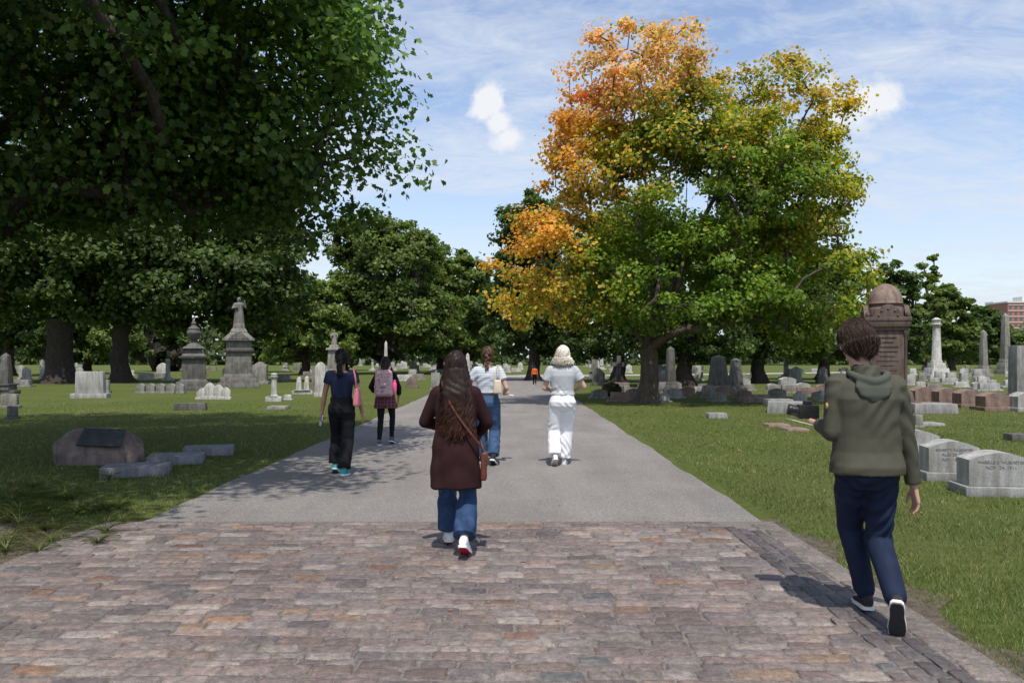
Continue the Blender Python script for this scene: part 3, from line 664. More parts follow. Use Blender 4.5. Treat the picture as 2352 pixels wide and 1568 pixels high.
bm = B(); stackb(bm, [(1.02, 1.02, .6, 2.4, .97), (1.1, 1.1, 2.4, 2.5, 1)], .02); fin(bm, 'shaft', M['brown'], t)
for sx in (-1, 1):
    bm = B(); lathe(bm, [(.065, .6), (.065, .68), (.045, .7), (.045, 2.25), (.07, 2.3), (.07, 2.4)], (sx*.49, -.49, 0), 12); fin(bm, 'corner_column', M['brown'], t)
bm = B(); stackb(bm, [(1.2, 1.2, 2.5, 2.68, 1.04), (1.28, 1.28, 2.68, 2.8, 1)], .02)
for an in range(4):
    q = Matrix.Rotation(an*math.pi/2, 4, 'Z')
    b2 = B(); extr(b2, arc_top(.86, .42, .36, 12), -.635, -.5, .01, (0, 0, 2.76)); bmesh.ops.transform(b2, matrix=q, verts=b2.verts)
    tm = bpy.data.meshes.new('x'); b2.to_mesh(tm); b2.free(); bm.from_mesh(tm); bpy.data.meshes.remove(tm)
    for a_ in range(5):
        c = q @ Vector((.26*math.cos(a_*math.pi/4), -.635, 2.84+.2*math.sin(a_*math.pi/4))); ell(bm, c, (.04, .03, .04), sub=2)
    c = q @ Vector((.55, -.55, 2.86)); ell(bm, c, (.07, .07, .11), sub=2)
fin(bm, 'cornice', M['brown'], t)
bm = B(); lathe(bm, [(.53, 2.8), (.53, 3.05), (.5, 3.1), (.46, 3.12), (.46, 3.2), (.5, 3.22)], n=32); fin(bm, 'collar', M['brown'], t)
bm = B(); lathe(bm, [(.5, 3.22)]+[(.49*math.cos(a_), 3.25+.58*math.sin(a_)) for a_ in np.linspace(0, 1.52, 12)], n=36); fin(bm, 'dome', M['pinkst'], t)
for k in range(9):
    bm = B(); ww = (.5, .3, .6, .55, .4, .6, .35, .5, .3)[k]; box(bm, (0, -.511+.0006*k, 2.2-.14*k), (ww, .012, .022), .002); fin(bm, 'inscription_line', M['brown2'], t)
d = 62; x = X(2151, d); t = thing('column_monument', 'tall white tapered column on a stepped base, right distance', 'monument', (x, d, 0))
bm = B(); stackb(bm, [(1.9, 1.9, 0, .3, .97), (1.4, 1.4, .3, .8, .9), (1.0, 1.0, .8, 1.2, .9)]); fin(bm, 'base', M['marble'], t)
bm = B(); lathe(bm, [(.42, 1.2), (.42, 1.35), (.36, 1.45), (.27, 4.0), (.36, 4.08), (.42, 4.2), (.3, 4.25), (.3, 4.45), (.36, 4.55), (.1, 4.72)]); fin(bm, 'column', M['marble'], t)
def obel(px, d, top, w_, mname, label):
    h_ = Z(top, d); r_ = thing('obelisk', label, 'monument', (X(px, d), d, 0), .2)
    bm = B(); stackb(bm, [(w_*2.1, w_*2.1, 0, h_*.07, .97), (w_*1.6, w_*1.6, h_*.07, h_*.18, .9), (w_*1.25, w_*1.25, h_*.18, h_*.24, .9)]); fin(bm, 'base', M[mname], r_)
    bm = B(); stackb(bm, [(w_, w_, h_*.24, h_*.94, .65), (w_*.65, w_*.65, h_*.94, h_, .05)], .003); fin(bm, 'shaft', M[mname], r_)
obel(2259, 66, 757, .5, 'mstone', 'pale obelisk right of the white column monument')
obel(2309, 80, 718, .7, 'mstone', 'tallest grey obelisk below the distant tower block')
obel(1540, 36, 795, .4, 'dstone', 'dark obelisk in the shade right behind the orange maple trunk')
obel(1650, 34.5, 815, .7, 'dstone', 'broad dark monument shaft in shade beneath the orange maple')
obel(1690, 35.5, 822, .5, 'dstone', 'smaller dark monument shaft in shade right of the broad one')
grave('tablet', 2352, 915, 40, 122, 'granite', 'tall pale grey monument slab cut by the right edge', dep=.6)
grave('obelisk', 1480, 890, 30, 70, 'mstone', 'pale stone spire left of the orange maple trunk', name='pillar_monument', cat='monument')
grave('round', 1528, 880, 26, 52, 'lgranite', 'white rounded headstone right of the orange maple trunk')
protos = {}
def proto(kind, w_, h_, dd, mn_):
    key = (kind, mn_, w_)
    if key not in protos:
        bm = gstone(kind, w_, h_, dd, mn_, None, True, True); me = bpy.data.meshes.new('gravestone'); bmesh.ops.recalc_face_normals(bm, faces=bm.faces); bm.to_mesh(me); bm.free(); shade(me); me.materials.append(M[mn_]); protos[key] = me
    return protos[key]
KD = [('tablet', .7, .75, .25), ('round', .55, .9, .18), ('arch', .8, .5, .35), ('gable', .7, 1.1, .4), ('obelisk', .8, 2.3, .5), ('pillar', .7, 1.7, .4), ('cross', .8, 1.5, .3), ('tablet', 1.1, .45, .35)]
KN = {'tablet': 'square topped', 'round': 'round topped', 'arch': 'low arched', 'gable': 'gabled', 'obelisk': 'small obelisk shaped', 'pillar': 'pillar shaped', 'cross': 'cross shaped'}
MN = {'marble': 'white', 'lgranite': 'light grey', 'mstone': 'weathered grey', 'dstone': 'dark grey', 'pinkst': 'reddish'}
def scatter(n, x0, x1, p0, p1, where, wts, mats, seed, smin=.8, smax=1.2):
    r_ = random.Random(seed); placed = []; tries = 0
    while len(placed) < n and tries < n*40:
        tries += 1
        px = r_.uniform(x0, x1); py = p0+(p1-p0)*r_.random(); x, y = G(px, py)
        y = round(y/2.4)*2.4+r_.uniform(-.15, .15)
        bend = 0 if y < 48 else (min(y, 78)-48)**2*.006
        if -4.2+bend < x < 3.2+bend: continue
        if any(abs(x-a) < 1.3 and abs(y-b) < .9 for a, b in placed): continue
        placed.append((x, y)); k = r_.choices(KD, wts)[0]; mn_ = r_.choice(mats)
        o = bpy.data.objects.new('gravestone', proto(*k, mn_)); link(o); o.location = (x, y, -.01); o.rotation_euler = (r_.uniform(-.02, .02), r_.uniform(-.02, .02), r_.uniform(-.25, .25)); s = r_.uniform(smin, smax); o.scale = (s, s, s)
        tag(o, f"{MN[mn_]} {KN[k[0]]} gravestone {where}", 'gravestone', f"{MN[mn_]} {KN[k[0]]} gravestones {where}")
scatter(68, 0, 1090, 838, 878, 'in the far rows left of the road', [3, 3, 2, 1, 1, 1, .6, 2], ['marble', 'marble', 'lgranite', 'mstone'], 1, .7, 1.1)
scatter(50, 900, 1470, 833, 858, 'in the far rows at the road end', [3, 3, 2, 1, .8, .8, .5, 2], ['marble', 'marble', 'lgranite'], 2)
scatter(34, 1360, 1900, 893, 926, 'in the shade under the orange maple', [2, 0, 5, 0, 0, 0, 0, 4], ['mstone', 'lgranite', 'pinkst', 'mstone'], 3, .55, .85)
scatter(36, 1330, 1960, 850, 890, 'beyond the orange maple', [3, 2, 2, 1, .5, .5, .3, 1], ['mstone', 'dstone', 'lgranite'], 4)
scatter(60, 2080, 2420, 846, 896, 'in the rows beyond the brown headstones', [4, 1, 4, .3, 0, 0, 0, 5], ['lgranite', 'lgranite', 'marble', 'mstone'], 5, .6, .95)
n = 2600; x, y = G(1405, 913); a = rng.normal(0, 1, (n, 3)); a /= np.linalg.norm(a, axis=1, keepdims=True); pos = a*np.array([.42, .35, .3])*rng.random((n, 1))**.4+np.array([0, 0, .32])
cols = np.where(rng.random((n, 1)) < .14, np.array([(.4, .03, .03)]), np.array([(.05, .08, .025)]))
o = leaves('flower_bush', pos, np.full(n, .07), a+.3, cols, DIA, M['leaf'], None); o.location = (x, y, 0); tag(o, 'low dark bush dotted with red flowers at the road edge', 'bush')

# ---------------------------------------------------------------- buildings
M['brick'] = mat('far_brick', (.34, .17, .13), .9); M['conc'] = mat('far_concrete', (.62, .61, .58), .8, .08); M['glass'] = mat('far_glass', (.1, .12, .15), .3, .3)
def tower(px, d, wpx, top, mname, label, nx, nz, band):
    s = F/d; w_ = wpx/s; h_ = Z(top, d); r_ = thing('tower_block', label, 'building', (X(px, d), d, 0))
    bm = B(); box(bm, (0, 0, h_/2), (w_, 18, h_)); fin(bm, 'wall', M[mname], r_, False)
    bm = B(); box(bm, (0, 0, h_+.4), (w_+.8, 18.8, .8)); box(bm, (w_*.1, 0, h_+2.2), (w_*.35, 8, 2.8)); fin(bm, 'roof', M['conc'], r_, False)
    if band:
        for i in range(nz):
            bm = B(); box(bm, (0, -9.1, h_-2.2-i*3+1.1), (w_*.98, .3, .3)); fin(bm, 'balcony_band', M['conc'], r_, False)
    for i in range(nz):
        for j in range(nx):
            bm = B(); box(bm, (-w_/2+w_*(j+.5)/nx, -9.03, h_-2.4-i*3), (w_/nx*.42, .12, 1.3)); fin(bm, 'window', M['glass'], r_, False)
tower(2345, 420, 110, 698, 'brick', 'distant brick tower block with pale bands at the right edge', 9, 6, True)
tower(2274, 460, 34, 708, 'conc', 'distant white apartment block left of the brick tower', 4, 4, False)

# ---------------------------------------------------------------- people
def fabric(name, c, var=.2, rough=.9, scale=10):
    return mat(name, c, rough, var, scale, .25, 350, .002, spec=.15)
def hairmat(name, c, c2, zgrad=None):
    m, nt, out = nodes(name); g = nt.nodes.new('ShaderNodeNewGeometry')
    col = ramp(nt, g.outputs['Random Per Island'], [(0, c), (1, c2)])
    n = noise(nt, objco(nt, (60, 60, 4)), 4, 2)
    col = mixc(nt, 1.0, col, ramp(nt, n, [(.3, (.6, .6, .6)), (.7, (1.3, 1.3, 1.3))]), 'MULTIPLY')
    if zgrad:
        sp = nt.nodes.new('ShaderNodeSeparateXYZ'); nt.links.new(objco(nt), sp.inputs[0])
        mr = nt.nodes.new('ShaderNodeMapRange'); mr.inputs[1].default_value = zgrad[0]; mr.inputs[2].default_value = zgrad[1]; mr.inputs[3].default_value = .6; mr.inputs[4].default_value = 0
        nt.links.new(sp.outputs[2], mr.inputs[0]); col = mixc(nt, mr.outputs[0], col, zgrad[2])
    bsdf(nt, out, col, .5, n, .4, .003, spec=.25); return m
def skinm(name, c): return mat(name, c, .5, .1, 12, .1, 200, .002, spec=.35)
M['sk1'] = skinm('light_skin', (.5, .3, .22)); M['sk2'] = skinm('brown_skin', (.26, .14, .09)); M['sk3'] = skinm('tan_skin', (.42, .24, .16))
M['eye'] = mat('eye_white', (.7, .7, .68), .2, .05); M['white_rub'] = mat('white_rubber', (.7, .69, .66), .6, .08); M['blk_rub'] = mat('black_rubber', (.035, .035, .037), .6, .1, 6, .8, 60, .01)
def denim(name, c):
    m, nt, out = nodes(name); v = objco(nt); n1 = noise(nt, v, 7, 3); n2 = noise(nt, objco(nt, (1, 1, .2)), 260, 1)
    col = ramp(nt, n1, [(.3, tuple(x*.65 for x in c)), (.7, tuple(x*1.5 for x in c))]); col = mixc(nt, 1.0, col, ramp(nt, n2, [(.3, (.75, .75, .75)), (.7, (1.3, 1.3, 1.3))]), 'MULTIPLY')
    bsdf(nt, out, col, .85, n2, .3, .002, spec=.1); return m
def stripes(name, a, b, freq, duty=.35):
    m, nt, out = nodes(name); sp = nt.nodes.new('ShaderNodeSeparateXYZ'); nt.links.new(objco(nt), sp.inputs[0])
    mm_ = nt.nodes.new('ShaderNodeMath'); mm_.operation = 'MULTIPLY'; mm_.inputs[1].default_value = freq; nt.links.new(sp.outputs[2], mm_.inputs[0])
    fr = nt.nodes.new('ShaderNodeMath'); fr.operation = 'FRACT'; nt.links.new(mm_.outputs[0], fr.inputs[0])
    gt = nt.nodes.new('ShaderNodeMath'); gt.operation = 'LESS_THAN'; gt.inputs[1].default_value = duty; nt.links.new(fr.outputs[0], gt.inputs[0])
    bsdf(nt, out, mixc(nt, gt.outputs[0], a, b), .9, noise(nt, objco(nt), 300), .2, .002, spec=.1); return m
def plaid(name):
    m, nt, out = nodes(name); sp = nt.nodes.new('ShaderNodeSeparateXYZ'); nt.links.new(objco(nt), sp.inputs[0]); col = (.15, .02, .035)
    for k, f, c, du in ((0, 16, (.015, .012, .02), .35), (2, 16, (.02, .012, .02), .35), (0, 16, (.4, .3, .3), .06), (2, 16, (.4, .3, .3), .06)):
        mm_ = nt.nodes.new('ShaderNodeMath'); mm_.operation = 'MULTIPLY'; mm_.inputs[1].default_value = f; nt.links.new(sp.outputs[k], mm_.inputs[0])
        fr = nt.nodes.new('ShaderNodeMath'); fr.operation = 'FRACT'; nt.links.new(mm_.outputs[0], fr.inputs[0])
        gt = nt.nodes.new('ShaderNodeMath'); gt.operation = 'LESS_THAN'; gt.inputs[1].default_value = du; nt.links.new(fr.outputs[0], gt.inputs[0])
        hf = nt.nodes.new('ShaderNodeMath'); hf.operation = 'MULTIPLY'; hf.inputs[1].default_value = .7; nt.links.new(gt.outputs[0], hf.inputs[0])
        col = mixc(nt, hf.outputs[0], col, c)
    bsdf(nt, out, col, .9); return m
def ik(a, b, l1, l2, hint):
    a, b = Vector(a), Vector(b); d = b-a; L = min(d.length, (l1+l2)*.999); d.normalize()
    x = (l1*l1-l2*l2+L*L)/(2*L); h = math.sqrt(max(l1*l1-x*x, 0)); hv = Vector(hint); hv -= d*hv.dot(d); hv.normalize()
    return a+d*x+hv*h
def folds(amp, seed, mode='h'):
    def f(co):
        x, y, z = co[:, 0], co[:, 1], co[:, 2]
        if mode == 'v':
            th_ = np.arctan2(x, -y); m_ = np.clip((1.25-z)/.7, .1, 1)
            return amp*m_*(np.sin(5*th_+2*np.sin(5*z+seed))+.4*np.sin(11*th_+3*z+seed))+amp*.45*np.sin(30*z+20*x+5*np.sin(9*x+seed))*np.clip(np.sin(5*z+seed), 0, 1)
        m_ = .45+.55*np.sin(8*z+6*x+seed)
        return amp*m_*(.6*np.sin(55*z+9*np.sin(10*x+seed)+8*np.sin(9*y+2*seed))+.45*np.sin(34*z-38*x+5*np.sin(11*z+seed))+.35*np.sin(24*z+42*y+3*seed))
    return f
def hand(bm, w_, d, n, thumb, curl=.35, s=1.0):
    d = Vector(d).normalized(); n = Vector(n); n = (n-d*n.dot(d)).normalized(); t = d.cross(n)
    if t.dot(Vector(thumb)) < 0: t = -t
    w_ = Vector(w_); Ls = [.07, .078, .072, .056]
    for i in range(4):
        off = (.031-.0205*i)*s; b = w_+d*(.088-.004*abs(i-1.3))*s+t*off
        limb(bm, [w_+t*off*.5+d*.008, b], [.016*s, .0125*s], 8)
        dd = (d+t*(.10-.065*i)).normalized(); p = b; pts = [p]
        for k, fr in enumerate((.45, .3, .25)):
            ang = curl*(.7+.5*k); dd = (dd*math.cos(ang*.8)+n*math.sin(ang*.8)).normalized(); p = p+dd*Ls[i]*fr*s; pts.append(p)
        limb(bm, pts, [.0098*s, .009*s, .0082*s, .0072*s], 8)
    b = w_+d*.022*s+t*.022*s; p1 = b+(d*.6+t*.75+n*.25).normalized()*.04*s; p2 = p1+(d*.9+t*.3+n*.3).normalized()*.03*s; p3 = p2+(d+n*.4).normalized()*.024*s
    limb(bm, [b, p1, p2, p3], [.016*s, .0115*s, .0095*s, .008*s], 8)
def skeleton(p):
    s = p['H']/1.72; J = {'s': s}; sw = p.get('sw', .165)*s; lean = p.get('lean', 0)
    J['hipz'] = (.90+p.get('dz', 0))*s
    dz = p.get('dz', 0)*s
    for k, sg in (('L', -1), ('R', 1)):
        J['hip'+k] = Vector((sg*.088*s, 0, J['hipz'])); fx, fy, pitch = p['foot'+k]; pr = R(pitch)
        az = .165*math.sin(pr)+.078*math.cos(pr)+p.get('ground', .0)
        J['ank'+k] = Vector((fx, fy, az)); J['pitch'+k] = pitch; J['knee'+k] = ik(J['hip'+k], J['ank'+k], .425*s, .42*s, (sg*.06, 1, 0))
        J['sho'+k] = Vector((sg*sw, lean*.35, 1.385*s+dz)); J['wr'+k] = Vector(p['wr'+k])*s+Vector((0, 0, dz)); J['elb'+k] = ik(J['sho'+k], J['wr'+k], .285*s, .25*s, p['hint'+k])
    J['head'] = Vector((p.get('hx', 0), lean*.55+p.get('hy', .015), p['H']-.118*s+p.get('hz', 0))); J['neck'] = Vector((0, lean*.35, 1.40*s+dz))
    return J
FT = [(.78, .08, .07, 0), (.86, .165, .115, -.012), (.92, .17, .122, -.014), (1.0, .148, .105, 0), (1.08, .126, .09, .005), (1.2, .14, .1, .005), (1.3, .155, .105, 0), (1.37, .15, .085, -.005), (1.42, .09, .062, -.005)]
MT = [(.78, .08, .07, 0), (.86, .15, .11, -.01), (.92, .153, .114, -.01), (1.0, .144, .103, 0), (1.08, .138, .1, .003), (1.2, .152, .108, .003), (1.3, .168, .112, 0), (1.37, .162, .09, -.005), (1.43, .1, .065, -.005)]
def torso(bm, p, J, inf, z0, z1, prof=None):
    s = J['s']; pr = prof or (MT if p.get('male') else FT); zs = [a[0] for a in pr]; secs = []
    pts = sorted(set([z0, z1]+[z for z in zs if z0 < z < z1])); dz = J['hipz']/s-.90
    for z in pts:
        rx = np.interp(z, zs, [a[1] for a in pr]); ry = np.interp(z, zs, [a[2] for a in pr]); cy = np.interp(z, zs, [a[3] for a in pr])
        e = inf(z) if callable(inf) else inf
        if isinstance(e, tuple): ex, ey = e
        else: ex = ey = e
        secs.append((0, cy*s+p.get('lean', 0)*max(0, z-.9)/.5*.35, (z+dz)*s, (rx+ex)*s, (ry+ey)*s))
    loft(bm, secs, 28)
def person(p):
    J = skeleton(p); s = J['s']; root = thing('person', p['label'], 'person', (p['x'], p['y'], p.get('z', 0)), p.get('rz', 0), None)
    skin = M[p['skin']]; vx = p.get('vox', .006)
    bm = B(); torso(bm, p, J, -.006, .86, 1.42)
    for k in 'LR':
        h, kn, an = J['hip'+k], J['knee'+k], J['ank'+k]
        limb(bm, [h, h.lerp(kn, .5), kn, kn.lerp(an, .35)+Vector((0, -.012, 0)), an], [.078*s, .07*s, .052*s, .052*s, .034*s])
        a, e, w_ = J['sho'+k], J['elb'+k], J['wr'+k]
        limb(bm, [a+Vector((0, 0, -.012)), a.lerp(e, .4), e, e.lerp(w_, .3), w_], [.048*s, .042*s, .035*s, .036*s, .023*s])
        hd = p.get('hand'+k, (tuple(w_-e), (1 if k == 'L' else -1, 0, 0), (0, 1, 0), .35)); hand(bm, w_, *hd, s=s)
        q = Matrix.Rotation(-R(J['pitch'+k]), 3, 'X'); limb(bm, [an, an+q @ Vector((0, .1, -.04)), an+q @ Vector((0, .17, -.05))], [.034, .028, .02])
    hc = J['head']; yaw = Matrix.Rotation(p.get('yaw', 0), 3, 'Z') @ Matrix.Rotation(-p.get('nod', 0), 3, 'X')
    limb(bm, [J['neck']+Vector((0, 0, -.03)), hc+Vector((0, -.015, -.07))*s], [.056*s, .05*s])
    def hp(v): return hc+yaw @ (Vector(v)*s)
    ell(bm, hp((0, -.01, .018)), (.074*s, .093*s, .1*s), yaw); ell(bm, hp((0, .022, -.035)), (.058*s, .068*s, .078*s), yaw); ell(bm, hp((0, .045, -.09)), (.028*s, .03*s, .022*s), yaw)
    limb(bm, [hp((0, .083, .012)), hp((0, .102, -.022)), hp((0, .094, -.032))], [.008*s, .012*s, .013*s], 8)
    ell(bm, hp((0, .088, -.058)), (.024*s, .009*s, .006*s), yaw, 2); ell(bm, hp((0, .086, -.069)), (.02*s, .01*s, .006*s), yaw, 2)
    for sg in (-1, 1):
        ell(bm, hp((sg*.076, -.005, -.008)), (.009*s, .019*s, .03*s), yaw, 2); ell(bm, hp((sg*.033, .07, .02)), (.02*s, .016*s, .008*s), yaw, 2)
    remesh(bm, 'body', skin, root, vx, 3, fac=.45)
    bm = B()
    for sg in (-1, 1): ell(bm, hp((sg*.031, .079, .002)), (.0125*s,)*3, None, 2)
    fin(bm, 'eyes', M['eye'], root)
    for k in 'LR': shoe(root, p, J, k)
    return root, J, hp
def shoe(root, p, J, k):
    up, sole, th_ = p['shoe']; q = Matrix.Translation(J['ank'+k]) @ Matrix.Rotation(p.get('toe'+k, (.1 if k == 'L' else -.1)), 4, 'Z') @ Matrix.Rotation(-R(J['pitch'+k]), 4, 'X')
    bm = B()
    secs = [(-.066, .026, .03, -.035), (-.05, .033, .042, -.03), (-.02, .037, .05, -.022), (.03, .038, .045, -.03), (.08, .043, .034, -.042), (.13, .045, .026, -.05), (.17, .04, .021, -.055), (.195, .024, .014, -.06)]
    rings = []
    for yy, wx, hz, cz in secs:
        rings.append([bm.verts.new(q @ Vector((wx*math.cos(a), yy, max(cz+hz*math.sin(a), -.066)))) for a in np.linspace(0, 2*math.pi, 17)[:-1]])
    for a, b in zip(rings, rings[1:]):
        for i in range(16): bm.faces.new((a[i], a[(i+1) % 16], b[(i+1) % 16], b[i]))
    bm.faces.new(rings[0][::-1]); bm.faces.new(rings[-1])
    ell(bm, q @ Vector((0, -.005, 0)), (.036, .042, .035), sub=2)
    o = remesh(bm, 'shoe', M[up], root, .006, 3)
    def slab(z0, z1, g, mm_, nm):
        bm = B(); ol = [(-.075, .02), (-.06, .034), (-.02, .039), (.03, .038), (.08, .045), (.13, .049), (.17, .044), (.198, .026), (.206, .008)]
        pts = [(w_*g, (yy-.06)*g+.06) for yy, w_ in ol]+[(-w_*g, (yy-.06)*g+.06) for yy, w_ in ol[::-1]]
        a = [bm.verts.new(q @ Vector((x, y, z0))) for x, y in pts]; b = [bm.verts.new(q @ Vector((x*1.03, y*1.01, z1))) for x, y in pts]; n = len(pts)
        bm.faces.new(a); bm.faces.new(b[::-1])
        for i in range(n): bm.faces.new((a[i], b[i], b[(i+1) % n], a[(i+1) % n]))
        fin(bm, nm, mm_, o, ang=50)
    slab(-.079, -.079+th_, 1.0, M[sole], 'sole'); slab(-.083, -.0785, .92, M[p.get('outsole', 'blk_rub')], 'outsole')
    return o, q
def trousers(root, p, J, m, wz=1.06, inf=.016, th=.098, kn=.078, hem=.085, hemf=.93, amp=.006, seed=1, name='trousers', gather=False):
    s = J['s']; bm = B(); torso(bm, p, J, inf, .79, wz)
    for k in 'LR':
        h, K_, an = J['hip'+k], J['knee'+k], J['ank'+k]; e = K_.lerp(an, hemf)
        pts = [h.copy(), h.lerp(K_, .5)+Vector((0, -.004, 0)), K_, K_.lerp(e, .5)+Vector((0, -.012, 0)), e]
        rad = [th*s, (th+kn)/2*s, kn*s, (kn+hem)/2*s, hem*s]
        if gather: pts.append(K_.lerp(an, hemf+.07)); rad.append(.045)
        limb(bm, pts, rad, 20, (True, False))
    ell(bm, (0, -.035*s, J['hipz']-.01), (.145*s, .105*s, .1*s))
    return remesh(bm, name, m, root, .008, 5, folds(amp, seed))
def top(root, p, J, m, inf, z0, z1=1.42, sleeve=.5, sr=(.062, .058), amp=.004, seed=1, name='shirt', mode='h', vox=.008, addprims=None):
    s = J['s']; bm = B(); torso(bm, p, J, inf, z0, z1)
    for k in 'LR':
        a, e, w_ = J['sho'+k], J['elb'+k], J['wr'+k]
        inner = a+Vector((-.06*(-1 if k == 'L' else 1), 0, -.01))
        if sleeve <= 1: limb(bm, [inner, a+Vector((0, 0, -.012)), a.lerp(e, sleeve)], [sr[0]*s, sr[0]*s, sr[1]*s], 18, (True, False))
        else: limb(bm, [inner, a+Vector((0, 0, -.012)), a.lerp(e, .5), e, e.lerp(w_, .5), e.lerp(w_, min(1.0, sleeve-1))], [sr[0]*s, sr[0]*s, (sr[0]*.92)*s, (sr[0]*.86)*s, (sr[1]*1.02)*s, sr[1]*s], 18, (True, False))
    if addprims: addprims(bm)
    return remesh(bm, name, m, root, vox, 4, folds(amp, seed, mode))
def hair_mesh(root, m, base_bm, strands, rad=.0035, vox=.01, name='hair', disp=.004):
    out_v = []; out_f = []; off = 0
    if base_bm:
        tmp = remesh(base_bm, 'tmp', m, None, vox, 3, lambda co: disp*np.sin(60*co[:, 0]+9*np.sin(14*co[:, 2]))+disp*.6*np.sin(110*co[:, 0]+60*co[:, 1]))
        me = tmp.data; n = len(me.vertices); c = np.empty(n*3, dtype=np.float32); me.vertices.foreach_get('co', c); out_v.append(c.reshape(-1, 3)); out_f += [tuple(q.vertices) for q in me.polygons]; off = n; bpy.data.objects.remove(tmp)
    if strands is not None:
        P, rr = strands; v, f = tubes(P, rr, 4); out_v.append(v); out_f += [tuple(q) for q in (f+off)]
    V = np.concatenate(out_v); return raw(name, V, out_f, m, root, True)
def fall(hp, J, n, zend, wx, yb, wave, wl, seed, r0=.0045, amax=115, jitter=.3, zr=.06, spread=.25):
    r_ = np.random.default_rng(seed); s = J['s']; hc = np.array(J['head']); K = 24; P = np.zeros((n, K, 3)); t = np.linspace(0, 1, K)
    for i in range(n):
        a = R(r_.uniform(-amax, amax)); z0 = hc[2]+s*r_.uniform(.02, .122); ze = zend+r_.uniform(-zr, zr)+.1*abs(a)/2*min(1, (hc[2]-zend)*2); z = z0+(ze-z0)*t
        u = np.clip((z-hc[2]-.005)/(.128*s), -1, 1); head = np.sqrt(np.maximum(1-np.maximum(u, 0)**2, .02)); k = r_.uniform(1-jitter*.35, 1.03)
        dn = np.clip((hc[2]-.03-z)/max(hc[2]-.03-zend, .01), 0, 1)**.7
        rx = (.09*s*head)*(1-dn)+wx*dn; ry = (.106*s*head)*(1-dn)+yb*dn
        ph = r_.uniform(0, 6.28); fr = wl*r_.uniform(.7, 1.3); wa = wave*np.clip(t*2, 0, 1)*r_.uniform(.5, 1.4)
        aa = a+r_.normal(0, spread)*t
        P[i, :, 0] = hc[0]+np.sin(aa)*rx*k+wa*np.sin(fr*t*6.28+ph); P[i, :, 1] = hc[1]-.012-np.cos(aa)*ry*k*(1 if abs(a) < 1.6 else .9)+wa*np.cos(fr*t*6.28+ph)*.7; P[i, :, 2] = z
    rr = np.full((n, K), r0)*np.linspace(1, .45, K)[None]; return P, rr
def scalp(bm, hp, s, yaw=None, g=1.0):
    y_ = yaw or Matrix.Identity(3)
    ell(bm, hp((0, -.022, .026)), (.083*s*g, .094*s*g, .104*s*g), y_); ell(bm, hp((0, -.035, -.03)), (.074*s*g, .072*s*g, .075*s*g), y_)
def short_strands(hp, s, n, L, seed, r0=.004, curl=0, down=1.0, g=1.0, K=9, tang=.0):
    r_ = np.random.default_rng(seed); P = np.zeros((n, K, 3)); ce = np.array([0, -.02, .02]); ax = np.array([.084, .097, .104])
    for i in range(n):
        while True:
            d = r_.normal(0, 1, 3); d /= np.linalg.norm(d)
            if (d[1] < .35 or d[2] > .55) and d[2] > -.75: break
        st_ = np.array([d[0]*.08, d[1]*.093-.02, d[2]*.1+.02])*g; l = L*r_.uniform(.5, 1.2); dr = d+np.array([r_.normal(0, .35), -.1+r_.normal(0, .25), -down])
        dr = dr-d*np.dot(dr, d)*tang; dr /= np.linalg.norm(dr)
        ph = r_.uniform(0, 6.28)
        for k in range(K):
            t = k/(K-1); q_ = st_+d*.012*math.sin(t*math.pi)+dr*l*t
            rr_ = np.linalg.norm((q_-ce)/ax)
            tgt = g*(1.02+.08*t*(i % 5)/4)
            if rr_ < g or (tang > .5 and q_[2] > -.03): q_ = (q_-ce)/rr_*tgt+ce
            if curl: q_ = q_+curl*np.array([math.sin(ph+t*11), math.cos(ph+t*11)*.7, math.cos(ph+t*9+1)*.7])*min(1, t*3)
            P[i, k] = hp(q_)
    return P, np.full((n, K), r0)*np.linspace(1, .4, K)[None]
def flat_strap(pts, wd, th_, m, parent, name):
    bm = B(); pts = [Vector(q) for q in pts]; rings = []
    for i, q in enumerate(pts):
        tg = (pts[min(i+1, len(pts)-1)]-pts[max(i-1, 0)]).normalized(); out_ = Vector((q.x, q.y, 0)); out_ = (out_-tg*out_.dot(tg)).normalized() if out_.length > .01 else Vector((0, -1, 0))
        sd = tg.cross(out_).normalized(); rings.append([bm.verts.new(q+sd*wd/2*a+out_*th_/2*b) for a, b in ((-1, -1), (1, -1), (1, 1), (-1, 1))])
    for a, b in zip(rings, rings[1:]):
        for i in range(4): bm.faces.new((a[i], a[(i+1) % 4], b[(i+1) % 4], b[i]))
    bm.faces.new(rings[0][::-1]); bm.faces.new(rings[-1]); return fin(bm, name, m, parent, ang=60)
def catm(pts, n=6):
    out_ = []; P = [Vector(q) for q in pts]; P = [2*P[0]-P[1]]+P+[2*P[-1]-P[-2]]
    for i in range(1, len(P)-2):
        for k in range(n):
            t = k/n; a, b, c, d = P[i-1:i+3]; out_.append(.5*((2*b)+(c-a)*t+(2*a-5*b+4*c-d)*t*t+(3*b-a-3*c+d)*t**3))
    out_.append(P[-2]); return out_
M['olive'] = fabric('olive_jacket', (.068, .067, .048), .12, .7); M['olived'] = fabric('olive_lining', (.072, .08, .064), .1)
M['navy'] = fabric('navy_cloth', (.012, .02, .045), .2, .75); M['coat'] = fabric('maroon_wool', (.03, .012, .013), .12); M['blackc'] = fabric('black_cloth', (.012, .012, .014), .2)
M['navytee'] = fabric('navy_tee', (.016, .022, .05), .15); M['denim'] = denim('blue_denim', (.026, .052, .11)); M['denim2'] = denim('mid_denim', (.04, .075, .14))
M['whitec'] = fabric('white_cotton', (.75, .75, .76), .05); M['greytee'] = fabric('grey_tee', (.42, .44, .46), .05); M['stripe'] = stripes('striped_cotton', (.58, .61, .64), (.26, .3, .38), 42, .3)
